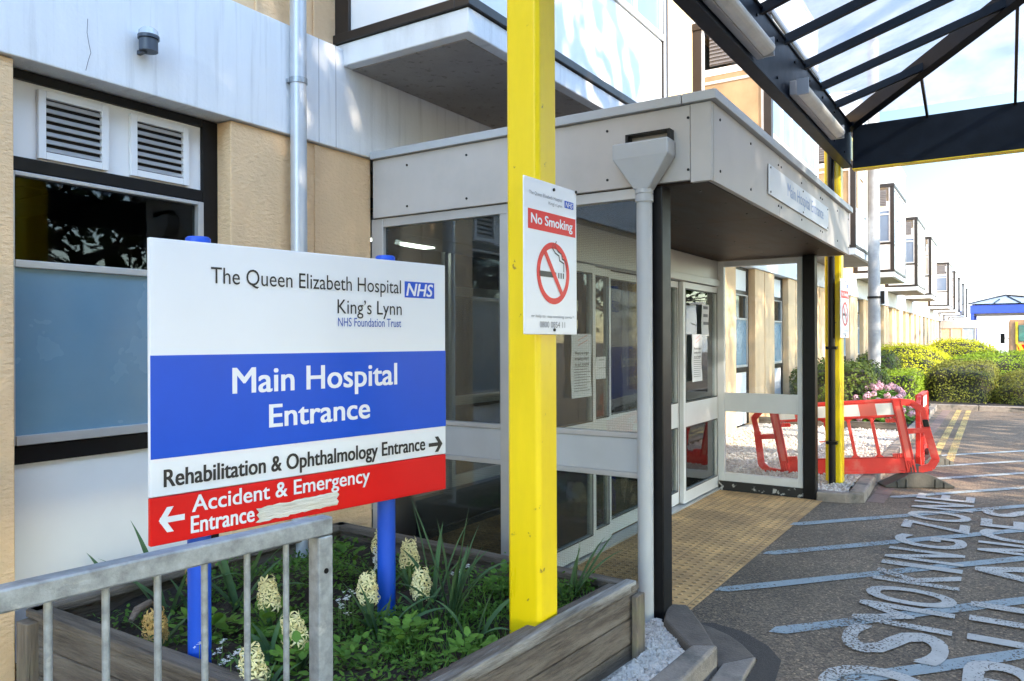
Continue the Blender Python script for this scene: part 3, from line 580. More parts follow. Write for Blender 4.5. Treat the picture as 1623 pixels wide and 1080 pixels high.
# ================================================================== ROAD CANOPY
can = thing('entrance_canopy', 'dark steel canopy with sloping glazed roof on yellow posts over the drop off', 'canopy', (2.83, 1.72, 0))
BX0, BX1 = 2.75, 8.62; BY = 1.40; YF = -3.9; ZB, ZT = 3.40, 3.85
mb = MB()                                   # long I-beam beside the building, slightly skewed as surveyed
sk = lambda x: BY+.012-(x-4)*.011
def skbox(mb, x0, x1, dy0, dy1, z0, z1):
    q = [(x, sk(x)+dy, z) for z in (z0, z1) for dy in (dy0, dy1) for x in (x0, x1)]
    return mb.add(q, [(0,2,3,1),(4,5,7,6),(0,1,5,4),(2,6,7,3),(0,4,6,2),(1,3,7,5)])
skbox(mb, BX0, BX1, -.05, .05, ZB, ZB+.022); skbox(mb, BX0, BX1, -.035, .0, ZB+.022, ZT-.016); skbox(mb, BX0, BX1, -.05, .05, ZT-.016, ZT)
mb.build('long_beam', MT['steel_dark'], can, bevel=.003)
for i in range(11):
    for dz in (.09, .36): x = BX0+.3+i*.52; mb = MB(); mb.tube([(x, sk(x)-.035, ZB+dz),(x, sk(x)-.045, ZB+dz)], .011, 6); mb.build('bolt', MT['black'], can)
mb = MB(); mb.box(BX0, BX1, YF-.05, YF+.05, ZB, ZT); mb.build('long_beam', MT['steel_dark'], can, bevel=.004)
for x in (BX1, BX0):
    mb = MB(); mb.box(x-.02, x+.06, YF+.05, sk(x)-.055, ZB-.02, ZT-.02); mb.build('cross_beam', MT['steel_dark'], can, bevel=.004)
    mb = MB(); mb.box(x-.045, x+.085, YF+.05, sk(x)-.055, ZB-.028, ZB-.0205); mb.build('beam_flange', MT['yellow'], can)
RY = (BY+YF)/2; HW = BY-RY; SLP = .295; AP = ZT+HW*SLP
def hip(sx, sy):
    x = BX1 if sx > 0 else BX0; y = sk(BX1)+.0 if sy > 0 else YF
    return Vector((x, y, ZT)), Vector((x-sx*HW, RY, AP))
bars = MB()
for sx in (1, -1):
    for sy in (1, -1):
        a, b = hip(sx, sy); mb = MB(); mb.bar(a, b, .10, .15); mb.build('hip_rafter', MT['steel_dark'], can, bevel=.004)
mb = MB(); mb.bar((BX0+HW, RY, AP), (BX1-HW, RY, AP), .1, .15); mb.build('ridge_beam', MT['steel_dark'], can)
x = BX1-.72; pitch = .635; k = 0
xs = [BX1-.83-pitch*i for i in range(40)]
for xx in [q for q in xs if q > BX0+.3]:
    t_ = min(1, (BX1-xx)/HW, (xx-BX0)/HW)
    for sy in (1, -1):
        y0 = sk(xx) if sy > 0 else YF; y1 = y0+(RY-y0)*t_
        mb = MB(); mb.bar((xx, y0, ZT-.02), (xx, y1, ZT+HW*SLP*t_-.02), .042, .065); mb.build('rafter', MT['steel_dark'], can)
ys = [1.35-.73*(i+1) for i in range(7)]
for yy in ys:
    t_ = min(1, (BY-yy)/HW, (yy-YF)/HW)
    for sx in (1, -1):
        x0 = BX1+.02 if sx > 0 else BX0
        mb = MB(); mb.bar((x0, yy, ZT-.03), (x0-sx*HW*t_, yy, ZT+HW*SLP*t_-.03), .024, .05); mb.build('glazing_bar', MT['brown'], can)
A1, B1 = hip(1,1); A2, B2 = hip(1,-1); A3, B3 = hip(-1,1); A4, B4 = hip(-1,-1); dz = Vector((0,0,.085)); th = Vector((0,0,.012))
for poly in ((A1,B1,B3,A3),(A2,A4,B4,B2),(A1,A2,B1),(A3,B3,A4)):
    n = (poly[1]-poly[0]).cross(poly[2]-poly[0])
    P = [p+dz for p in (poly if n.z > 0 else poly[::-1])]
    mb = MB(); mb.quad(*P); mb.build('roof_glazing', MT['glass_roof'], can)
for px_, py_ in ((2.83,1.72),(8.70,1.51)):
    mb = MB(); h = .0825; c = .016; pts = [(-h+c,-h),(h-c,-h),(h,-h+c),(h,h-c),(h-c,h),(-h+c,h),(-h,h-c),(-h,-h+c)]
    mb.prism([(px_+a, py_+b, 0) for a, b in pts], (0,0,ZB+.4)); mb.build('post', MT['yellow'], can, bevel=.006)
    mb = MB(); mb.box(px_-.06, px_+.06, sk(px_)-.03, py_, ZB+.1, ZB+.34); mb.build('post_bracket', MT['yellow'], can)
for px_ in (2.83, 8.7):
    mb = MB(); mb.box(px_-.08, px_+.08, YF-.08, YF+.08, 0, ZB); mb.build('post', MT['yellow'], can, bevel=.01)
t = thing('rainwater_pipe', 'black downpipe fixed to the far yellow canopy post behind the red barrier', 'downpipe', (8.57, 1.515, 0))
mb = MB(); mb.tube([(8.57,1.515,.02),(8.57,1.515,3.6)], .035, 14); mb.build('pipe', MT['black'], t)
for z in (.5, 1.5, 2.6): mb = MB(); mb.box(8.53,8.615,1.46,1.57,z,z+.03); mb.build('bracket', MT['black'], t)
def tube_light(x0, x1, label):
    y = sk((x0+x1)/2)-.04; t = thing('tube_light', label, 'light fitting', ((x0+x1)/2, y, 3.49), group='tube lights along the canopy beam')
    mb = MB(); mb.obox((x0, y-.05, 3.44), (x1-x0,-.011*(x1-x0),0), (0,.05,0), (0,0,.11)); mb.build('tray', MT['grey'], t, bevel=.006)
    mb = MB(); n = 10; prof = [(y-.052-.075*math.sin(math.pi*i/n), 3.495-.05*math.cos(math.pi*i/n)) for i in range(n+1)]
    mb.prism([(x0+.02, a, b) for a, b in prof], (x1-x0-.04, -.011*(x1-x0), 0)); mb.build('diffuser', MT['diffuser'], t, bevel=.004)
    for x in (x0+.015, x1-.03): mb = MB(); mb.box(x, x+.015, y-.135, y-.05, 3.44, 3.56); mb.build('end_clip', MT['alu'], t)
tube_light(3.55, 5.08, 'grimy tube light nearer the camera on the dark canopy beam')
tube_light(5.95, 7.5, 'grimy tube light at the far end of the dark canopy beam above the porch sign')

# no smoking signs
def no_smoking(loc, rz, W, H, label, detail=True):
    t = thing('no_smoking_sign', label, 'sign', loc, rz, 'no smoking signs on the yellow posts')
    mb = MB(); mb.box(0, W, -.006, 0, 0, H); mb.build('board', MT['sign_white'], t, bevel=.003, local=True)
    f = lambda u, v: (u, -.0072, v)
    mb = MB(); mb.box(.03*W/.43, W-.012, -.0068, -.0062, H*.672, H*.80); mb.build('red_panel', MT['sign_red'], t, local=True)
    for g_ in text_words('No Smoking'): mb = MB(); put_text(mb, '', W*.12, W*.91, H*.69, H*.775, f, bold=.05, glyphs=g_); mb.build('lettering', MT['sign_white'], t, local=True)
    cx, cz, ro, ri = W*.53, H*.405, H*.205, H*.165; n = 48
    mb = MB(); 
    for i in range(n):
        a, b = 2*math.pi*i/n, 2*math.pi*(i+1)/n
        mb.quad(*[f(cx+rr*math.cos(q), cz+rr*math.sin(q)) for rr, q in ((ri,a),(ro,a),(ro,b),(ri,b))])
    c, s = math.cos(R(-52)), math.sin(R(-52)); hw = H*.019; L = ri+.004
    mb.quad(*[(cx+c*u-s*v, -.0078, cz+s*u+c*v) for u, v in ((-L,-hw),(L,-hw),(L,hw),(-L,hw))]); mb.build('prohibition_ring', MT['sign_red'], t, local=True)
    mb = MB(); z = cz-H*.01
    mb.quad(f(cx-W*.27,z-.012),f(cx+W*.05,z-.012),f(cx+W*.05,z+.012),f(cx-W*.27,z+.012))
    for k in range(3): u = cx+W*(.09+.045*k); mb.quad(f(u,z-.012),f(u+.009,z-.012),f(u+.009,z+.012),f(u,z+.012))
    P = [(cx+.085,z+.02),(cx+.085,z+.055),(cx+.05,z+.065),(cx+.045,z+.085),(cx+.015,z+.095),(cx-.01,z+.115),(cx+.0,z+.135)]
    for off in (0, .022):
        Q = [Vector(f(a+off, b+off*.4)) for a, b in P]
        for a, b in zip(Q[:-1], Q[1:]):
            d = (b-a).normalized()*.003; nn = Vector((-d.z, 0, d.x)); mb.quad(a-nn-d, b-nn+d, b+nn+d, a+nn-d)
    mb.build('cigarette', MT['ink'], t, local=True)
    for tx, a, b, c_, d, bo in (('The Queen Elizabeth Hospital',.09,.70,.885,.915,0),("King's Lynn",.44,.70,.848,.876,0),('or help to  sop smoking conta *',.12,.93,.104,.13,0),('0800 0854 11',.27,.75,.045,.085,0)):
        for g_ in text_words(tx): mb = MB(); put_text(mb, tx, W*a, W*b, H*c_, H*d, f, bold=bo, glyphs=g_); mb.build('small_print', MT['ink_grey'], t, local=True)
    mb = MB(); mb.quad(f(W*.75,H*.862),f(W*.93,H*.862),f(W*.93,H*.91),f(W*.75,H*.91)); mb.build('logo_panel', MT['sign_blue'], t, local=True)
    mb = MB(); put_text(mb, 'NHS', W*.765, W*.915, H*.868, H*.904, lambda u, v: (u, -.0078, v), bold=.03, shear=.25); mb.build('logo_lettering', MT['sign_white'], t, local=True)
    for u, z in ((W*.54,.02),(W*.54,H-.025),(W-.008,H-.006)): mb = MB(); mb.tube([(u,-.006,z),(u,-.011,z)], .007, 8); mb.build('bolt', MT['black'], t, local=True)
p = at(829, 528, y=1.628)
no_smoking((p.x, 1.628, 1.627), R(-2), .425, .645, 'white no smoking sign on the near yellow post in front of the porch')
no_smoking((8.50, 1.42, 1.62), R(-4), .36, .62, 'small distant no smoking sign on the far yellow post beyond the porch')

# ================================================================== MAIN SIGN
SL = Vector((1.618, 2.62, 0)); ang = math.atan2(2.378-2.62, 3.06-1.618)
sg = thing('hospital_sign', 'large white, blue and red hospital entrance sign on two blue posts', 'sign', SL, ang)
W_, Z0, Z1 = 1.462, .852, 1.985
mb = MB(); mb.box(0, W_, -.004, .02, 1.031, Z1); mb.build('board', MT['sign_white'], sg, bevel=.004, local=True)
mb = MB(); mb.box(0, W_, -.004, .02, Z0, 1.028); mb.build('red_board', MT['sign_red'], sg, bevel=.004, local=True)
mb = MB(); mb.box(0.001, W_-.001, -.0055, -.0042, 1.171, 1.552); mb.build('blue_panel', MT['sign_blue'], sg, local=True)
fs_ = lambda u, v: (u, -.0062, v)
def words(txt, u0, u1, v0, v1, m, bold=0, shear=0, name='lettering'):
    for g_ in text_words(txt, shear=shear): mb = MB(); put_text(mb, txt, u0, u1, v0, v1, fs_, bold=bold, glyphs=g_); mb.build(name, MT[m], sg, local=True)
words('The Queen Elizabeth Hospital', .231, 1.173, 1.808, 1.893, 'ink'); words("King’s Lynn", .812, 1.177, 1.705, 1.789, 'ink')
words('Rehabilitation & Ophthalmology Entrance', .047, 1.322, 1.043, 1.130, 'ink', .04)
arrow = lambda u, v, s, L, d: [[(u,v-s*.13),(u+d*L,v-s*.13),(u+d*L,v+s*.13),(u,v+s*.13)],[(u+d*L*.45,v+s*.55),(u+d*L*.72,v+s*.55),(u+d*L*1.05,v),(u+d*L*.78,v)],[(u+d*L*.45,v-s*.55),(u+d*L*.78,v),(u+d*L*1.05,v),(u+d*L*.72,v-s*.55)]]
for av, m in ((arrow(1.345, 1.085, .07, .087, 1),'ink'),(arrow(.125, .943, .085, .092, -1),'sign_white')):
    mb = MB()
    for i, q in enumerate(av): mb.quad(*[(a, -.0062-.0003*i, b) for a, b in q])
    mb.build('arrow', MT[m], sg, local=True)
words('NHS Foundation Trust', .815, 1.173, 1.668, 1.708, 'ink_blue')
mb = MB(); mb.box(1.197, 1.386, -.0055, -.0042, 1.812, 1.890); mb.build('logo_panel', MT['sign_blue'], sg, local=True)
words('NHS', 1.205, 1.378, 1.820, 1.882, 'sign_white', .05, .22, 'logo_lettering'); words('Main Hospital', .317, 1.148, 1.362, 1.498, 'sign_white', .035); words('Entrance', .476, .988, 1.247, 1.343, 'sign_white', .05)
words('Accident & Emergency', .153, .985, .934, 1.018, 'sign_white', .03); words('Entrance', .148, .41, .874, .94, 'sign_white', .05)
mb = MB(); n = 22; rows = []      # crumpled tape over part of the lettering
for j in range(5):
    rows.append([(.415+.385*i/n+random.uniform(-.004,.004)+(.012*(j%2) if i in (0,n) else 0), -.008-random.uniform(0,.006), .868+.058*j/4+.012*i/n+random.uniform(-.003,.003)) for i in range(n+1)])
mb.add([q for r_ in rows for q in r_], [(j*(n+1)+i, j*(n+1)+i+1, (j+1)*(n+1)+i+1, (j+1)*(n+1)+i) for j in range(4) for i in range(n)], True); mb.build('tape', MT['tape'], sg, local=True)
for u in (.214, 1.135):
    mb = MB(); mb.tube([(u,.065,.2),(u,.065,1.985)], .0435, 20); po = mb.build('post', MT['blue'], sg, local=True)
    mb = MB(); mb.tube([(u,.065,1.986),(u,.065,2.006),(u,.065,2.012)], [.047,.047,.04], 20); mb.build('post_cap', MT['blue'], po, local=True)

# ================================================================== PLANTER AND RAILING
pl = thing('timber_planter', 'weathered raised timber planter bed under the hospital sign', 'planter', (2.6, 2.5, 0))
PC = [Vector((1.70,3.70,0)), Vector((1.715,1.655,0)), Vector((3.50,1.52,0)), Vector((3.63,3.70,0))]
def board_run(a, b, m, hs, off=0):
    d = b-a; side = Vector((-d.y, d.x, 0)).normalized()*.045
    for z0, z1 in hs:
        mb = MB(); j = random.uniform(-.004,.004); mb.obox(a+side*off+Vector((0,0,z0)), d, side*(1+j*8), (0,0,z1-z0)); mb.build('board', m, pl, bevel=.006)
hs = [(.0,.118),(.123,.245),(.25,.365)]
board_run(PC[0], PC[1], MT['wood_y'], hs); board_run(PC[1], PC[2], MT['wood_x'], hs); board_run(PC[2], PC[3], MT['wood_y'], hs); board_run(PC[3], PC[0], MT['wood_x'], hs)
for i, m in ((0,'wood_y'),(2,'wood_y'),(3,'wood_x')):
    a, b = PC[i], PC[(i+1)%4]; d = b-a; side = Vector((-d.y, d.x, 0)).normalized()
    mb = MB(); mb.obox(a-side*.012+Vector((0,0,.367)), d, side*.085, (0,0,.035)); mb.build('cap_rail', MT[m], pl, bevel=.006)
a, b = PC[1], PC[2]; d = b-a; side = Vector((-d.y, d.x, 0)).normalized()
mb = MB(); mb.obox(a-side*.0+Vector((0,0,.367))+d*.02, d*.97, side*.055, (0,0,.05)); mb.build('cap_rail', MT['wood_cap'], pl, bevel=.004)
mb = MB(); mb.obox(a+side*.057+Vector((0,0,.367)), d, side*.07, (0,0,.028)); mb.build('cap_rail', MT['wood_x'], pl, bevel=.006)
for p_, dx, dy in ((PC[2],-.09,-.035),(PC[1],-.035,-.03),(PC[0],-.05,-.09)):
    mb = MB(); mb.box(p_.x+dx, p_.x+dx+.095, p_.y+dy, p_.y+dy+.095 if p_ is not PC[2] else p_.y-.003, 0, .36); mb.build('corner_stake', MT['wood_z'], pl, bevel=.006)
def soil_z(x, y): return .30+.025*math.sin(x*5.1+y*2)+.02*math.sin(y*7.3-x*3)+.012*math.sin(x*17+y*11)
mb = MB(); nx, ny = 70, 80; V = []
for j in range(ny+1):
    for i in range(nx+1):
        u, v = i/nx, j/ny; q = (PC[1].lerp(PC[2], u)).lerp(PC[0].lerp(PC[3], u), .02+v*.96); V.append((q.x, q.y, soil_z(q.x, q.y)+random.uniform(-.006,.012)))
mb.add(V, [(j*(nx+1)+i, j*(nx+1)+i+1, (j+1)*(nx+1)+i+1, (j+1)*(nx+1)+i) for j in range(ny) for i in range(nx)], True); mb.build('soil', MT['soil'], pl)

ra = thing('guard_railing', 'galvanised steel guard railing with square top rail and round bars', 'railing', (1.53, 1.64, 0))
E_ = Vector((1.53, 1.64, 0)); dr = Vector((math.cos(R(173.5)), math.sin(R(173.5)), 0)); sd = Vector((-dr.y, dr.x, 0))
mb = MB(); mb.obox(E_-sd*.025-dr*.025+Vector((0,0,1.05)), dr*2.6, sd*.05, (0,0,.05)); mb.build('top_rail', MT['galv'], ra, bevel=.005)
mb = MB(); mb.obox(E_-sd*.025-dr*.025, dr*.05, sd*.05, (0,0,1.048)); mb.build('end_post', MT['galv'], ra, bevel=.005)
mb = MB(); mb.obox(E_-sd*.02+dr*.025+Vector((0,0,.12)), dr*2.5, sd*.04, (0,0,.04)); mb.build('bottom_rail', MT['galv'], ra, bevel=.004)
mb = MB(); mb.tube([E_-sd*.0252+Vector((.0,.0,.95)), E_-sd*.0262+Vector((0,0,.95))], .008, 10); mb.tube([E_+sd*.0252+Vector((.0,.0,.95)), E_+sd*.0262+Vector((0,0,.95))], .008, 10); mb.build('bolt_hole', MT['black'], ra)
for k in range(18):
    q = E_+dr*(.115+.118*k); mb = MB(); mb.tube([q+Vector((0,0,.16)), q+Vector((0,0,1.052))], .0085, 10); mb.build('bar', MT['galv'], ra)

# ================================================================== PLANTS IN THE BED
def blade(mb, base, az, L, wd, lean, droop, n=7):
    p = Vector(base); th = R(90)-lean; side = Vector((-math.sin(az), math.cos(az), 0)); rows = []
    for i in range(n+1):
        t = i/n; ww = wd*(1-.25*t)*(1 if t < .7 else max(.03, (1-t)/.3)); h = Vector((math.cos(az), math.sin(az), 0))
        nrm = side.cross(h*math.cos(th)+Vector((0,0,math.sin(th))))
        rows += [p-side*ww/2, p+nrm*ww*.18, p+side*ww/2]
        p = p+(h*math.cos(th)+Vector((0,0,1))*math.sin(th))*(L/n); th -= droop*(.4+1.4*t)/n
    mb.add(rows, [q for i in range(n) for q in ((3*i,3*i+1,3*i+4,3*i+3),(3*i+1,3*i+2,3*i+5,3*i+4))], True)
def leafq(mb, c, az, tilt, L, wd):
    h = Vector((math.cos(az)*math.cos(tilt), math.sin(az)*math.cos(tilt), math.sin(tilt))); s = Vector((-math.sin(az), math.cos(az), 0)); n = h.cross(s); c = Vector(c)
    mb.add([c, c+h*L*.35+s*wd/2+n*L*.06, c+h*L*.8+s*wd*.33+n*L*.03, c+h*L, c+h*L*.8-s*wd*.33+n*L*.03, c+h*L*.35-s*wd/2+n*L*.06, c+h*L*.45], [(0,6,1),(1,6,2),(2,6,3),(0,5,6),(5,4,6),(4,3,6)], True)
def hyacinth(loc, h, hh, label, m='petal', nl=5, dens=1.0):
    t = thing('hyacinth', label, 'flower', loc, 0, 'hyacinths in the planter'); x, y, z = loc
    lean = Vector((random.uniform(-.05,.05), random.uniform(-.05,.05), 0))
    mb = MB(); mb.tube([(x,y,z-.02), Vector((x,y,z+h*.6))+lean*.5, Vector((x,y,z+h))+lean], [.008,.007,.004], 7); mb.build('stem', MT['stalk'], t)
    mb = MB(); n = int(27*dens)
    for i in range(n):
        f = (i+.5)/n; zz = z+h-hh*.86+hh*.95*f; a = i*2.399; rr = (.024+.014*math.sin(math.pi*min(1,.25+f*.8)))*random.uniform(.85,1.2)
        c = Vector((x,y,zz))+lean*(zz-z)/h+Vector((math.cos(a), math.sin(a), .15))*rr; ax = Vector((math.cos(a), math.sin(a), random.uniform(-.5,.6))).normalized()
        s1 = ax.orthogonal().normalized(); s2 = ax.cross(s1); r0 = random.random()*6; ps = random.uniform(.026,.034)
        for k in range(6):
            q = r0+k*math.pi/3; d = s1*math.cos(q)+s2*math.sin(q); e = s1*math.cos(q+1.57)+s2*math.sin(q+1.57)
            mb.add([c, c+d*ps*.45+e*ps*.15+ax*.009, c+d*ps*.8+e*ps*.1+ax*.004, c+d*ps-ax*.008, c+d*ps*.8-e*ps*.1+ax*.004, c+d*ps*.45-e*ps*.15+ax*.009], [(0,1,5),(1,2,4,5),(2,3,4)], True)
    mb.build('flower_head', MT[m], t)
    for k in range(nl):
        mb = MB(); blade(mb, (x,y,z-.01), random.uniform(0,6.28), random.uniform(.16,.25), .026, R(random.uniform(15,45)), R(random.uniform(20,50)), 6); mb.build('leaf', MT['blade'], t)
hy = [(592,862,.50,'topmost cream hyacinth beside the right blue post','petal'),(650,888,.46,'cream hyacinth just right of the blue post','petal'),(611,893,.44,'small pale hyacinth at the foot of the right blue post','petal_white'),
      (586,942,.44,'fat cream hyacinth left of the blue post lowest of its cluster','petal'),(432,950,.45,'cream hyacinth seen between the railing bars','petal'),(476,1006,.42,'cream hyacinth close against the railing end post','petal'),
      (250,996,.40,'drooping brownish hyacinth by the left timber board','petal_old'),(410,1072,.40,'pale hyacinth low at the bottom behind the railing','petal'),(303,912,.46,'yellowish hyacinth behind the left blue post','petal_old')]
for px_, py_, zt, lb, m in hy+[(668,935,.42,'short cream hyacinth in front of the strap leaves','petal')]:
    p = at(px_, py_, z=zt); zg = soil_z(p.x, p.y); hyacinth((p.x, p.y, zg), zt-zg+.07, .13, lb, m, dens=.65 if m == 'petal_white' else 1)
def clump(px_, py_, label, specs):
    p = at(px_, py_, z=.31); t = thing('strap_leaf_clump', label, 'plant', (p.x, p.y, .31), 0, 'clumps of narrow green leaves')
    for az, L, lean, dr_ in specs:
        mb = MB(); blade(mb, (p.x+random.uniform(-.03,.03), p.y+random.uniform(-.03,.03), soil_z(p.x,p.y)-.02), R(az), L, random.uniform(.034,.048), R(lean), R(dr_), 9); mb.build('leaf', MT['blade'], t)
VR = math.degrees(YAW)-90      # azimuth pointing to the right of the street
clump(712, 985, 'tall clump of strap leaves in front of the porch glass right of the blue post', [(VR+180,.62,14,12),(VR+170,.50,6,10),(VR,.56,6,8),(VR+10,.48,12,14),(VR-10,.42,22,60),(VR,.46,26,70),(VR+30,.40,18,50),(VR+190,.36,10,20),(VR-30,.36,8,12),(VR+5,.40,16,20),(VR+200,.34,24,70),(VR+60,.36,10,20)])
clump(688, 960, 'upright strap leaves just right of the right blue post', [(VR+185,.5,8,10),(VR+10,.44,14,20),(VR,.36,22,50),(VR+170,.34,20,40),(VR+40,.4,6,8)])
clump(745, 1010, 'bent strap leaves behind the front board left of the yellow post', [(VR,.30,10,25),(VR+20,.34,24,60),(VR+180,.30,14,60),(VR-20,.26,30,90)])
clump(905, 955, 'strap leaf clump growing between the yellow post and the downpipe', [(VR,.40,28,12),(VR+10,.36,22,20),(VR,.30,6,5),(VR+20,.28,12,8),(VR-10,.38,30,40),(VR+170,.2,20,40)])
clump(370, 960, 'spreading strap leaves behind the railing right of the left blue post', [(VR+180,.5,40,60),(VR,.45,28,30),(VR+10,.4,50,70),(VR-20,.46,16,24),(VR+150,.4,20,20),(VR+30,.36,30,40),(VR+180,.36,14,20)])
clump(265, 960, 'spreading strap leaves left of the left blue post behind the railing', [(VR+180,.45,44,50),(VR+200,.42,28,40),(VR,.42,40,60),(VR+160,.5,20,20),(VR-10,.36,18,30),(VR+180,.3,8,10)])
clump(180, 955, 'short strap leaves in the corner of the planter by the tan column', [(VR+180,.3,20,30),(VR,.32,26,40),(VR+20,.24,8,10),(VR+170,.24,10,30)])
clump(610, 1000, 'dark strap leaves around the cream hyacinth cluster', [(VR+180,.3,14,16),(VR,.36,30,70),(VR+10,.34,44,60),(VR+200,.34,20,24),(VR-30,.24,10,10)])
clump(430, 1045, 'thick strap leaves low down behind the railing bars', [(VR+180,.22,20,30),(VR,.24,20,30),(VR+40,.22,10,20),(VR+150,.2,30,60)])
# leafy perennial rosettes
def rosette(px_, py_, label, n, L, m):
    p = at(px_, py_, z=.36); t = thing('leafy_plant', label, 'plant', (p.x, p.y, soil_z(p.x,p.y)), 0, 'low leafy plants in the bed'); mb = MB()
    for i in range(n):
        a = random.uniform(0,6.28); r_ = random.uniform(0,.13); z = soil_z(p.x,p.y)+random.uniform(.02,.14)*(1-r_*3)
        leafq(mb, (p.x+r_*math.cos(a), p.y+r_*math.sin(a), z), a+random.uniform(-.5,.5), R(random.uniform(-10,50)), L*random.uniform(.6,1.2), L*.75*random.uniform(.7,1.1))
    mb.build('foliage', MT[m], t)
rosette(340, 985, 'broad crinkled leaves around the left blue post base', 38, .075, 'leaf2'); rosette(415, 985, 'broad crinkled leaves beside the left blue post', 34, .075, 'leaf2')
rosette(450, 1010, 'leafy plant behind the last railing bars', 40, .06, 'leaf'); rosette(545, 880, 'rounded leaves at the back near the planter boards', 34, .06, 'leaf')
rosette(650, 1010, 'bright leafy plant in the middle of the bed', 70, .05, 'leaf2'); rosette(745, 1025, 'bright leafy plant left of the yellow post foot', 60, .055, 'leaf2'); rosette(560, 1045, 'low leafy plant near the railing end post', 40, .05, 'leaf')
rosette(800, 930, 'leafy plant behind the yellow post by the porch glass', 60, .05, 'leaf'); rosette(470, 1055, 'leafy plant at the bottom under the pale hyacinth', 40, .06, 'leaf2')
# ground cover
def inside(x, y): return 1.78 < x < 3.55 and 1.70 < y < 3.62
mb = MB(); clus = [(random.uniform(1.8,3.5), random.uniform(1.72,3.55), random.uniform(.08,.2)) for _ in range(95)]
for _ in range(9500):
    cx, cy, cr = random.choice(clus); x, y = random.gauss(cx, cr*.6), random.gauss(cy, cr*.6)
    if not inside(x, y): continue
    if x < 2.35 and y > 2.2 and random.random() < .6: continue
    z = soil_z(x, y)+abs(random.gauss(0,.035))+.004; L = random.uniform(.012,.032); leafq(mb, (x, y, z), random.uniform(0,6.28), R(random.uniform(-15,60)), L, L*random.uniform(.45,.8))
tag(mb.build('ground_cover', MT['leaf'], None, org=(2.6,2.6,.3)), 'low green weeds covering the soil', 'ground cover', kind='stuff')
mb = MB()
for _ in range(700):
    x, y = random.uniform(2.3,3.4), random.uniform(1.7,2.2); blade(mb, (x,y,soil_z(x,y)), random.uniform(0,6.28), random.uniform(.05,.12), .004, R(random.uniform(5,40)), R(random.uniform(20,80)), 3)
tag(mb.build('grass', MT['leaf2'], None, org=(2.6,1.9,.3)), 'thin grass growing along the front board of the planter', 'grass', kind='stuff')
def white_flowers(px_, py_, label, n, sp):
    p = at(px_, py_, z=.42); t = thing('white_flower', label, 'flower', (p.x, p.y, soil_z(p.x,p.y)), 0, 'sprigs of tiny white flowers'); mb = MB(); st = MB()
    for _ in range(n):
        c = Vector((p.x+random.gauss(0,sp), p.y+random.gauss(0,sp), .42+random.gauss(0,.03))); st.tube([(c.x,c.y,soil_z(c.x,c.y)), c], .0015, 4)
        for _ in range(7):
            d = c+Vector((random.gauss(0,.008), random.gauss(0,.008), random.gauss(0,.006))); a = random.random()*6
            for k in range(4):
                q = a+k*1.571; h = Vector((math.cos(q), math.sin(q), random.uniform(-.2,.4))); s = Vector((-math.sin(q), math.cos(q), 0)); mb.add([d, d+h*.004+s*.003, d+h*.008, d+h*.004-s*.003], [(0,1,2,3)])
    mb.build('blossom', MT['petal_white'], t); st.build('stem', MT['stalk'], t)
white_flowers(550, 955, 'tiny white flowers left of the fat cream hyacinth', 6, .03); white_flowers(728, 900, 'tiny white flowers at the back by the porch glass', 4, .03); white_flowers(345, 1035, 'tiny white flowers behind the railing bars', 6, .05); white_flowers(375, 1062, 'tiny white flowers low at the bottom behind the railing', 6, .03)
p = at(218, 972, z=.36); mb = MB(); mb.tube([(p.x-.05,p.y-.03,.345),(p.x,p.y,.375),(p.x+.07,p.y+.02,.385),(p.x+.12,p.y+.05,.35)], [.012,.02,.016,.006], 7); tag(mb.build('driftwood', MT['driftwood'], None, org=(p.x,p.y,.34)), 'small twisted piece of dead wood on the soil', 'wood')

# ================================================================== GRAVEL
def stones(name, n, poly_fn, zf, s0, s1, m, label):
    mb = MB(); ico = [(0,0,1),(.9,0,.1),(.1,.85,.15),(-.8,.15,-.05),(0,-.9,.1),(0,0,-1),(.5,.5,.6),(-.5,-.45,.6)]
    F_ = [(0,1,6),(0,6,2),(1,2,6),(0,2,3),(0,3,7),(0,7,4),(3,4,7),(0,4,1),(5,2,1),(5,3,2),(5,4,3),(5,1,4)]
    c = 0
    while c < n:
        x, y = poly_fn()
        s = random.uniform(s0, s1); rot = Matrix.Rotation(random.random()*6, 3, Vector((random.gauss(0,1), random.gauss(0,1), random.gauss(0,1))).normalized())
        sc = Vector((random.uniform(.7,1.3), random.uniform(.6,1.1), random.uniform(.45,.8)))*s; o = Vector((x, y, zf(x,y)+random.uniform(-.3,.5)*s))
        mb.add([o+rot@Vector((a*sc.x, b*sc.y, d*sc.z))*random.uniform(.85,1.15) for a, b, d in ico], F_); c += 1
    return tag(mb.build(name, m, None, org=(0,0,0)), label, 'gravel', kind='stuff')
def near_pt():
    while True:
        x, y = random.uniform(2.2,3.95), random.uniform(1.15,1.62)
        if x < 3.5 and y > 1.49+.0*x: continue
        if y < 1.31 or y < 1.31+(x-3.58)*.75: continue
        return x, y
g = MB(); g.quad((2.2,1.2,.045),(3.55,1.2,.045),(4.0,1.5,.045),(4.0,1.7,.045),(2.2,1.72,.045)); struct('gravel_bed', g, MT['stone_warm'])
stones('gravel', 3800, near_pt, lambda x, y: .062, .009, .020, MT['stone'], 'white gravel beside the planter and near kerb')
stones('gravel', 11000, lambda: (8.14+random.random()**1.2*6.0, random.uniform(1.31,3.72)), lambda x, y: .078, .012, .026, MT['stone'], 'pale gravel bed behind the red barrier')
mb = MB(); mb.obox((14.12,1.36,.0), (.09,0,0), (0,2.38,0), (0,0,.2)); tag(mb.build('timber_edging', MT['wood_y'], None, org=(14.15,2.5,0), bevel=.008), 'low timber edging board between gravel and shrubs', 'edging')

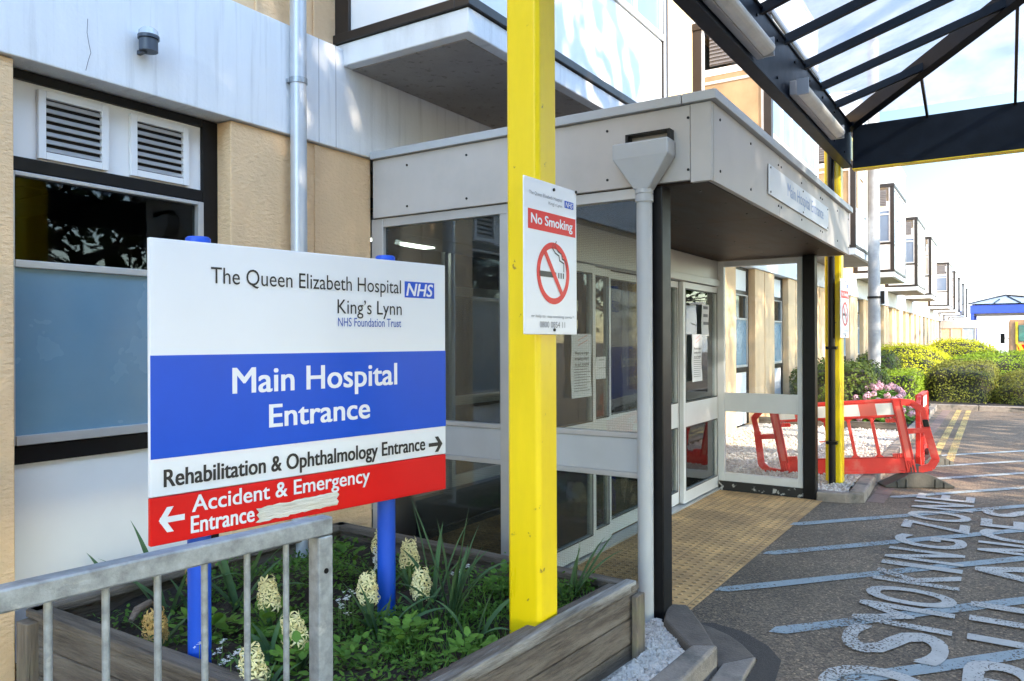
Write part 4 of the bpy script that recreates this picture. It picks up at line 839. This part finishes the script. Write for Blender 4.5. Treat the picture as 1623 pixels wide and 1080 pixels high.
# ================================================================== RED BARRIERS
RED_O, RED_R, RED_T = Vector((9.081,2.095,.051)), Vector((9.303,.835,.161)), Vector((9.277,.983,.946))
def barrier(name, O, U, V, label, group):
    """O = left post foot, U = metre along the panel, V = metre up; the panel is 1.46 between posts plus end loops"""
    N = U.cross(V).normalized(); t = thing(name, label, 'barrier', (O.x, O.y, 0), 0, group)
    P = lambda u, v, n=0: O+U*u+V*v+N*n
    def pbox(mb, u0, u1, v0, v1, n0, n1): mb.obox(P(u0,v0,n0), U*(u1-u0), V*(v1-v0), N*(n1-n0))
    mb = MB(); W = 1.46; 
    def link(pts, r, ry=None):
        Q = [P(*q) for q in pts]
        for a, b in zip(Q[:-1], Q[1:]):
            d = (b-a); dn = d.normalized()*.008; s = N.cross(d).normalized()*r; mb.obox(a-dn-s-N*.022, d+dn*2, s*2, N*.044)
    pbox(mb, .05, W-.05, .0, .20, -.02, .02); pbox(mb, .02, W-.02, -.01, .025, -.03, .03); pbox(mb, .05, W-.05, .76, .985, -.02, .02); pbox(mb, .02, W-.02, .965, 1.0, -.03, .03)
    for k in range(1, 5):
        u = .05+(W-.1)*k/5; pbox(mb, u-.02, u+.02, .2, .76, -.022, .022)
    for k in range(5):
        a, b = .05+(W-.1)*k/5+.02, .05+(W-.1)*(k+1)/5-.02
        for s_u, e in ((a,1),(b,-1)):
            for v0, sg_ in ((.2,1),(.76,-1)): mb.add([P(s_u,v0,n) for n in (-.015,.015)]+[P(s_u+e*.045,v0,n) for n in (-.015,.015)]+[P(s_u,v0+sg_*.045,n) for n in (-.015,.015)], [(0,2,4),(1,5,3),(2,3,5,4),(0,1,3,2),(0,4,5,1)])
    pbox(mb, .47, .72, .44, .455, -.01, .01)
    for u in (0, W): pbox(mb, u-.055, u+.055, -.015, 1.0, -.035, .035)
    for s_, u in ((-1,0),(1,W)):
        link([(u+s_*.05,.95),(u+s_*.16,.93),(u+s_*.27,.82)], .035); link([(u+s_*.05,.55),(u+s_*.24,.55)], .028)
        link([(u+s_*.27,.84),(u+s_*.26,.60)], .03)
        link([(u+s_*.26,.62),(u+s_*.27,.45),(u+s_*.29,.16),(u+s_*.22,.06),(u+s_*.05,.02)], .038)
    for u in (0, W):
        for v in (.2, .68):
            s_ = 1 if u == 0 else -1; pbox(mb, min(u,u+s_*.17), max(u,u+s_*.17), v, v+.05, -.03, .03)
            for k in range(4): q = u+s_*(.07+.025*k); pbox(mb, min(q,q+.01), max(q,q+.01), v-.006, v+.056, -.036, .036)
        for k in range(4): pbox(mb, u-.05+.027*k, u-.05+.027*k+.012, -.01, .16, -.045, .045)
    mb.build('panel', MT['red'], t, bevel=.005)
    for k in range(7):
        q = MB(); a = .055+(W-.11)*k/7; b = a+(W-.11)/7
        pbox(q, a, b-.001, .785, .945, -.0235, .0235); q.build('reflective_strip', MT['reflect_white'] if k % 2 == 0 else MT['reflect_red'], t)
    for u in (0, W):
        for e in (-.052, .04): q = MB(); pbox(q, u+e, u+e+.012, .17, .99, -.041, .041); q.build('post_edge', MT['red_shade'], t)
    for v in (.2, .748, .992): q = MB(); pbox(q, .06, W-.06, v, v+.012, -.0235, .0235); q.build('panel_edge', MT['red_shade'], t)
    for u in (0, W):
        q = MB(); pbox(q, u-.025, u+.025, .2, .9, -.038, .038); q.build('post_strip', MT['reflect_red'], t)
    q = MB(); pbox(q, W+.235, W+.30, .60, .70, -.045, .045); q.build('clamp', MT['black'], t, bevel=.01)
    return t, P, N
def foot(c, az, label, s=1.0, tilt=0):
    t = thing('barrier_foot', label, 'barrier foot', c, 0, 'black rubber barrier feet'); h = Vector((math.cos(az), math.sin(az), 0)); n = Vector((-h.y, h.x, 0)); c = Vector(c); z = Vector((0,0,1))
    prof = [(-.36,0),(.36,0),(.36,.022),(.10,.15),(.05,.16),(-.05,.16),(-.10,.15),(-.36,.022)]
    mb = MB(); mb.prism([c+h*a*s+z*b*s-n*.11*s for a, b in prof], n*.22*s)
    for a in (-.24,-.15,.15,.24): mb.obox(c+h*a*s-n*.125*s, h*.02*s, n*.25*s, z*(.15-abs(a)*.34)*s)
    mb.build('base', MT['rubber'], t, bevel=.01)
    mb = MB(); mb.prism([c+h*a*s+z*b*s-n*.04*s for a, b in [(-.07,.1),(.07,.1),(.07,.2),(.04,.24),(-.04,.24),(-.07,.2)]], n*.08*s); mb.build('socket', MT['rubber'], t, bevel=.008)
Uv = (RED_R-RED_O)/1.46; Vv = (RED_T-RED_R)/.99
barrier('plastic_barrier', RED_O, Uv, Vv, 'red plastic barrier tilting across the gravel bed in front of the porch', 'red plastic barriers')
barrier('plastic_barrier', Vector((10.35,.84,.10)), Vector((.86,.025,-.02)), Vector((-.06,.0,.84)), 'second red plastic barrier seen end on along the kerb', 'red plastic barriers')
foot((9.32,.80,.004), R(-62), 'black rubber barrier foot nearest the painted road'); foot((11.0,.78,.0), R(-35), 'rubber barrier foot farther along the kerb', .9)

# ================================================================== HEDGES, SHRUBS, LAMP POST
def hedge(name, c, size, m, label, n, pw=3.0, leaf=.05, group='clipped hedges in the planting bed', rz=0, box=False):
    t = thing(name, label, 'hedge', c, rz, group); a, b, h = size
    e = 2/pw; f = lambda q: math.copysign(abs(q)**e, q)
    def surf(th, ph, k=1.0):
        x = a*f(math.cos(ph))*f(math.cos(th)); y = b*f(math.cos(ph))*f(math.sin(th)); z = h*f(math.sin(ph)); w_ = 1+.05*math.sin(x*3.1+y*2.3)+.04*math.sin(z*6+x*4)
        return Vector((x*w_*k, y*w_*k, max(.0, z*k*w_)))
    mb = MB(); nt_, np_ = 56, 18; V = [surf(2*math.pi*i/nt_, (math.pi/2)*j/np_, .93) for j in range(np_+1) for i in range(nt_)]
    mb.add(V, [(j*nt_+i, j*nt_+(i+1)%nt_, (j+1)*nt_+(i+1)%nt_, (j+1)*nt_+i) for j in range(np_) for i in range(nt_)], True); mb.build('twigs', MT['hedge_core'], t, local=True)
    mb = MB(); T = []
    for j in range(np_):
        for i in range(nt_):
            A, B, C_, D = V[j*nt_+i], V[j*nt_+(i+1)%nt_], V[(j+1)*nt_+(i+1)%nt_], V[(j+1)*nt_+i]; T += [(A,B,C_),(A,C_,D)]
    ar = [((q[1]-q[0]).cross(q[2]-q[0])).length+1e-9 for q in T]
    for A, B, C_ in random.choices(T, ar, k=n):
        x_, y_ = random.random(), random.random()
        if x_+y_ > 1: x_, y_ = 1-x_, 1-y_
        p = (A+(B-A)*x_+(C_-A)*y_)*random.uniform(.99,1.12); nn = (B-A).cross(C_-A)
        nn = nn.normalized() if nn.length > 1e-9 else Vector((0,0,1))
        if nn.dot(p) < 0: nn = -nn
        d = (nn*1.1+Vector((random.gauss(0,.4), random.gauss(0,.4), random.gauss(0,.4)))).normalized(); s = d.orthogonal().normalized(); s = (Matrix.Rotation(random.random()*6.3, 3, d)@s); L = leaf*random.uniform(.7,1.4); v_ = d.cross(s)
        mb.add([p-s*L*.5, p+v_*L*.32, p+s*L*.5+d*L*.2, p-v_*L*.32], [(0,1,2,3)])
    mb.build('foliage', MT[m], t, local=True)
hedge('hedge', (16.3,2.75,.05), (1.5,.75,1.05), 'hedge_dark', 'dark block hedge behind the far yellow post', 9000, 6, .05)
hedge('hedge', (20.5,2.2,.05), (1.2,.55,.75), 'hedge_green', 'low green box hedge right of the lamp post', 6000, 8, .042)
hedge('hedge', (24.2,3.0,.05), (1.6,.5,1.15), 'hedge_dark', 'small dark hedge between lamp post and golden mound', 5000, 5, .05)
hedge('hedge', (28.8,2.7,.05), (3.6,1.4,1.32), 'hedge_yellow', 'golden yellow mounded hedge below the tan piers', 16000, 2.7, .05)
hedge('hedge', (23.6,.85,.05), (2.7,.75,.92), 'hedge_brown', 'bronze low hedge with square shoulder by the kerb', 13000, 5, .042)
hedge('hedge', (23.0,-.55,.05), (2.4,1.0,.74), 'hedge_brown', 'bronze hedge sloping down toward the road at the kerb return', 12000, 2.0, .042)
hedge('hedge', (29.5,-.2,.05), (3.2,2.1,1.08), 'hedge_green', 'big green rounded hedge at the right edge', 22000, 2.8, .05)
hedge('hedge', (26.0,-1.75,.05), (1.5,1.0,.88), 'hedge_brown', 'dark bronze hedge at the right edge below the green one', 10000, 3.2, .045)
hedge('hedge', (38.5,1.6,.05), (3.8,1.7,1.5), 'hedge_yellow', 'far golden mound in front of the second porch', 9000, 2.5, .07)
t = thing('hydrangea', 'pink flowered hydrangea bush behind the barrier', 'shrub', (15.6,1.95,.09)); fl = MB(); br = MB(); st = MB()
for _ in range(2300):
    a = random.random()*6.283; e_ = math.asin(random.random()); rr = random.uniform(.7,1.02); c = Vector((15.6+1.2*rr*math.cos(a)*math.cos(e_), 1.95+.55*rr*math.sin(a)*math.cos(e_), .1+.62*rr*math.sin(e_))); leafq(fl, c, a+random.gauss(0,.6), R(random.uniform(-40,40)), random.uniform(.07,.13), .07)
for _ in range(85):
    a = random.random()*6.283; e_ = math.asin(random.uniform(.1,1)); c = Vector((15.6+1.24*math.cos(a)*math.cos(e_), 1.95+.6*math.sin(a)*math.cos(e_), .12+.66*math.sin(e_)))
    for _ in range(60):
        d = Vector((random.gauss(0,1), random.gauss(0,1), random.gauss(0,1))).normalized(); q = c+d*.065*random.uniform(.7,1); s = d.orthogonal().normalized(); v_ = d.cross(s); br.add([q-s*.018, q+v_*.018, q+s*.018, q-v_*.018], [(0,1,2,3)])
for k in range(9): a = k*.7; st.tube([(15.6,1.95,.05),(15.6+.7*math.cos(a),1.95+.3*math.sin(a),.5)], [.015,.008], 5)
fl.build('foliage', MT['leaf2'], t); br.build('flower_heads', MT['petal_pink'], t); st.build('stem', MT['bark'], t)
t = thing('lamp_post', 'tall galvanised lamp column rising out of the hedge bed', 'lamp post', (19.4,2.50,.05))
mb = MB(); mb.tube([(19.4,2.50,.05),(19.4,2.50,1.1),(19.4,2.50,8.5)], [.135,.135,.12], 20); mb.build('column', mat('weathered column', (.33,.33,.33), .6, .2, var=.2, vscale=6), t)
mb = MB(); mb.tube([(19.4,2.50,2.55),(19.4,2.50,2.6)], .145, 20); mb.box(19.36,19.44,2.28,2.36,2.42,2.72); mb.build('clamp', MT['black'], t)
mb = MB(); mb.box(18.7,19.5,2.42,2.58,8.5,8.6); mb.build('lamp_head', MT['grey'], t, bevel=.03)

# ================================================================== FAR END OF THE STREET
t = thing('far_porch', 'distant grey fascia porch at the end of the long building', 'porch', (62,2.6,0))
mb = MB(); mb.box(62,66,1.35,WY,2.38,2.92); mb.build('fascia', MT['grey'], t); mb = MB(); mb.box(62.1,65.9,1.5,WY,.0,.12)
for y in (1.55,2.3,3.0,3.65): mb.box(62.02,62.1,y,y+.07,.12,2.38)
mb.build('frame', MT['grey'], t); mb = MB(); mb.box(62.06,62.07,2.37,3.65,.9,2.38); mb.build('blind', MT['tan'], t); mb = MB(); mb.box(62.06,62.07,1.62,2.3,.9,2.38); mb.box(62.06,62.07,1.62,3.65,.12,.9); mb.build('pane', MT['far_glass'], t)
t = thing('blue_canopy', 'distant blue steel canopy with glazed pyramid roof', 'canopy', (70,0,0))
CX0, CX1, CY0, CY1 = 66, 74, -4.2, 2.0
for x, y in ((CX0,CY1),(CX0,CY0),(CX1,CY1),(CX1,CY0)): mb = MB(); mb.box(x, x+.22, y-.22, y, 0, 3.5); mb.build('post', MT['far_blue'], t)
mb = MB(); mb.box(CX0-.05,CX0+.15,CY0,CY1+.02,3.5,4.1); mb.box(CX1,CX1+.2,CY0,CY1,3.5,4.1); mb.box(CX0+.15,CX1,CY1-.18,CY1,3.5,4.1); mb.box(CX0+.15,CX1,CY0,CY0+.18,3.5,4.1); mb.build('beam', MT['far_blue'], t)
mb = MB(); mb.box(CX0+.15,CX1,CY0+.18,CY1-.18,3.48,3.52); mb.build('underside', MT['brown'], t)
ap = Vector((70,-.2,4.95)); cs = [Vector((CX0-.15,CY0-.1,4.2)),Vector((CX1,CY0-.1,4.2)),Vector((CX1,CY1+.1,4.2)),Vector((CX0-.15,CY1+.1,4.2))]
mb = MB(); mb.add(cs+[ap], [(0,1,4),(1,2,4),(2,3,4),(3,0,4),(0,3,2,1)]); mb.build('roof_glazing', MT['far_glass'], t)
mb = MB()
for c in cs: mb.bar(c+Vector((0,0,.03)), ap+Vector((0,0,.03)), .1, .1)
for k in (.25,.5,.75): q = cs[0].lerp(cs[3], k); mb.bar(q+Vector((0,0,.03)), q.lerp(ap, .85 if k == .5 else .48)+Vector((0,0,.03)), .06, .08)
mb.build('glazing_bar', MT['steel_dark'], t)
t = thing('white_building', 'distant plain white building closing the end of the road', 'building', (105,0,0))
mb = MB(); mb.box(100,118,-40,20,0,6.4); mb.build('wall', MT['far_white'], t); mb = MB(); mb.box(99.7,118,-40,20,6.4,6.75); mb.build('parapet', MT['grey'], t)
for k in range(6): mb = MB(); mb.box(99.95,100.0,-4-6*k,-2-6*k,1.2,2.8); mb.build('window', MT['far_glass'], t)
TY = at(1600,545,x=40).y
t = thing('works_truck', 'back of a tan works truck with red and yellow chevrons at the right edge', 'truck', (40,-1.5,0))
mb = MB(); mb.box(40,47,-3.35,-1.02,.75,2.45); mb.build('body', MT['truck_tan'], t, bevel=.03)
mb = MB(); mb.box(47.1,49,-3.2,-1.05,.6,2.4); mb.build('cab', MT['truck_tan'], t, bevel=.08)
mb = MB(); mb.box(39.965,39.998,-3.1,-1.35,1.5,2.2); mb.build('rear_window', MT['teal'], t, bevel=.02)
mb = MB(); mb.box(39.95,39.998,-3.2,-1.28,.85,1.38); mb.box(39.95,39.998,-1.33,-1.24,1.38,2.35); mb.build('rear_panel', MT['chevron_y'], t)
mb = MB()
for k in range(7): y = -3.15+k*.27; mb.quad((39.945,y,.87),(39.945,y+.13,.87),(39.945,y+.36 if y+.36 < -1.29 else -1.29,1.36),(39.945,y+.23 if y+.23 < -1.29 else -1.29,1.36))
mb.build('chevron', MT['sign_red'], t)
mb = MB(); mb.tube([(40.6,-1.02,1.6),(40.5,-.8,1.65)], .02, 6); mb.box(40.45,40.55,-.85,-.68,1.4,1.85); mb.build('mirror', MT['black'], t, bevel=.02)
for x in (41.5, 47.8):
    for y in (-3.3,-1.3):
        mb = MB(); mb.tube([(x,y,.48),(x,y+.25,.48)], .48, 20); wh = mb.build('wheel', MT['rubber'], t); mb = MB(); mb.tube([(x,y-.01,.48),(x,y+.26,.48)], .24, 16); mb.build('rim', MT['galv'], wh)
t.location.y += TY+1.02

# ================================================================== TREES ACROSS THE ROAD (behind the camera: they shade and are mirrored in the glass; the pines are added for shade)
def tree(name, loc, H, rad, nleaf, leaf, label, seed, dense=True):
    rnd = random.Random(seed); t = thing(name, label, 'tree', loc, rnd.random()*6, 'trees across the road behind the camera'); tr = MB(); cr = MB(); tips = []
    def branch(p, d, L, r, lev):
        q = p+d*L; mid = p.lerp(q,.5)+Vector((rnd.gauss(0,.05),rnd.gauss(0,.05),0))*L; tr.tube([p, mid, q], [r, r*.85, r*.7], 6 if lev < 2 else 4, False)
        if lev >= 4 or L < .35: tips.append(q); return
        if lev >= 2: tips.append(mid); tips.append(q)
        for _ in range(3 if lev < 3 else 2):
            nd = (d+Vector((rnd.gauss(0,.55),rnd.gauss(0,.55),rnd.gauss(.12,.3)))).normalized(); branch(q, nd, L*rnd.uniform(.6,.82), r*.62, lev+1)
    branch(Vector((0,0,0)), Vector((0,0,1)), H*.27, H*.022, 0)
    for k in range(5):
        a = k*1.3; branch(Vector((0,0,H*(.14+.05*k))), Vector((math.cos(a),math.sin(a),.5)).normalized(), H*.2, H*.011, 1)
    tr.build('trunk', MT['bark'], t, local=True)
    for _ in range(nleaf):
        c = rnd.choice(tips)+Vector((rnd.gauss(0,rad),rnd.gauss(0,rad),rnd.gauss(0,rad))); d = Vector((rnd.gauss(0,1),rnd.gauss(0,1),rnd.gauss(0,1))).normalized(); s = d.orthogonal().normalized(); v = d.cross(s); L = leaf*rnd.uniform(.6,1.4)
        cr.add([c-s*L, c+v*L*.6, c+s*L, c-v*L*.6], [(0,1,2,3)])
    cr.build('crown', MT['tree_leaf'], t, local=True); return t
T1 = tree('broadleaf_tree', (-3.6,-10.5,0), 16.4, .65, 15500, .19, 'dense leafy tree across the road behind the camera', 3)
for i, (x, y, sc, rz, lb) in enumerate([(.3,-10.8,.70,2,'smaller dense leafy tree across the road level with the camera'),(-7.6,-12.0,1.0,1,'dense leafy tree farthest back along the road')]):
    c = copy_tree(T1); c.location = (x,y,0); c.scale = (sc,sc,sc); c.rotation_euler.z = rz; c['label'] = lb
T2 = tree('sparse_tree', (4.6,-10.2,0), 9.5, .5, 1000, .15, 'thin leaved tree across the road opposite the porch', 9)
for x, y, sc, rz, lb in [(9.0,-11.5,.95,1.2,'thin leaved tree across the road opposite the barrier'),(13.5,-12,1.25,2.6,'thin leaved tree across the road opposite the hedges'),(31,-11,1.4,4.1,'thin leaved tree farther along opposite the long wing'),(39,-12,1.45,5.3,'thin leaved tree nearest the far porch across the road')]:
    c = copy_tree(T2); c.location = (x,y,0); c.scale = (sc,sc,sc); c.rotation_euler.z = rz; c['label'] = lb

def pine(loc, rz, label, src=None):  # added out of view; high crowns shade the long wing but not the hedges
    if src: c = copy_tree(src); c.location = loc; c.rotation_euler.z = rz; c['label'] = label; return c
    rnd = random.Random(21); t = thing('shade_pine', label, 'tree', loc, rz, 'unseen pines added to shade the long wing')
    tr = MB(); tr.tube([(0,0,0),(.08,.03,5),(0,.1,10),(.1,0,12.6)], [.2,.16,.11,.03], 8, False); cr = MB()
    for k in range(46):
        a = rnd.random()*6.283; rr = rnd.random()**.5*2.5; c = Vector((math.cos(a)*rr, math.sin(a)*rr*.85, 11.4+rnd.uniform(-1.3,1.3)*(1-rr/3.4)))
        if k % 2 == 0: tr.tube([(0,.05,min(12.2,c.z-.35)), Vector((c.x*.5,c.y*.5,c.z-.3)), c], [.05,.035,.012], 4, False)
        for _ in range(44):
            p = c+Vector((rnd.gauss(0,.34), rnd.gauss(0,.34), rnd.gauss(0,.2))); d = Vector((rnd.gauss(0,1), rnd.gauss(0,1), rnd.gauss(0,1))).normalized(); q = d.orthogonal().normalized(); v = d.cross(q); L = .16*rnd.uniform(.6,1.4)
            cr.add([p-q*L, p+v*L*.5, p+q*L, p-v*L*.5], [(0,1,2,3)])
    tr.build('trunk', MT['bark'], t, local=True); cr.build('crown', MT['tree_leaf'], t, local=True); return t
P0 = pine((8.0,-11.2,0), 0, 'unseen high crowned pine added for shade opposite the glass screen')
for x, y, rz, lb in [(12.3,-10.9,1.3,'unseen high crowned pine added for shade opposite the gravel bed'),(16.8,-11.3,2.5,'unseen high crowned pine added for shade opposite the pink bush'),(21.0,-11.0,3.9,'unseen high crowned pine added for shade opposite the lamp post'),(25.6,-11.3,5.0,'unseen high crowned pine added for shade opposite the golden mound'),(45.0,-11.5,.7,'unseen high crowned pine added for shade nearest the blue canopy')]:
    pine((x,y,0), rz, lb, P0)
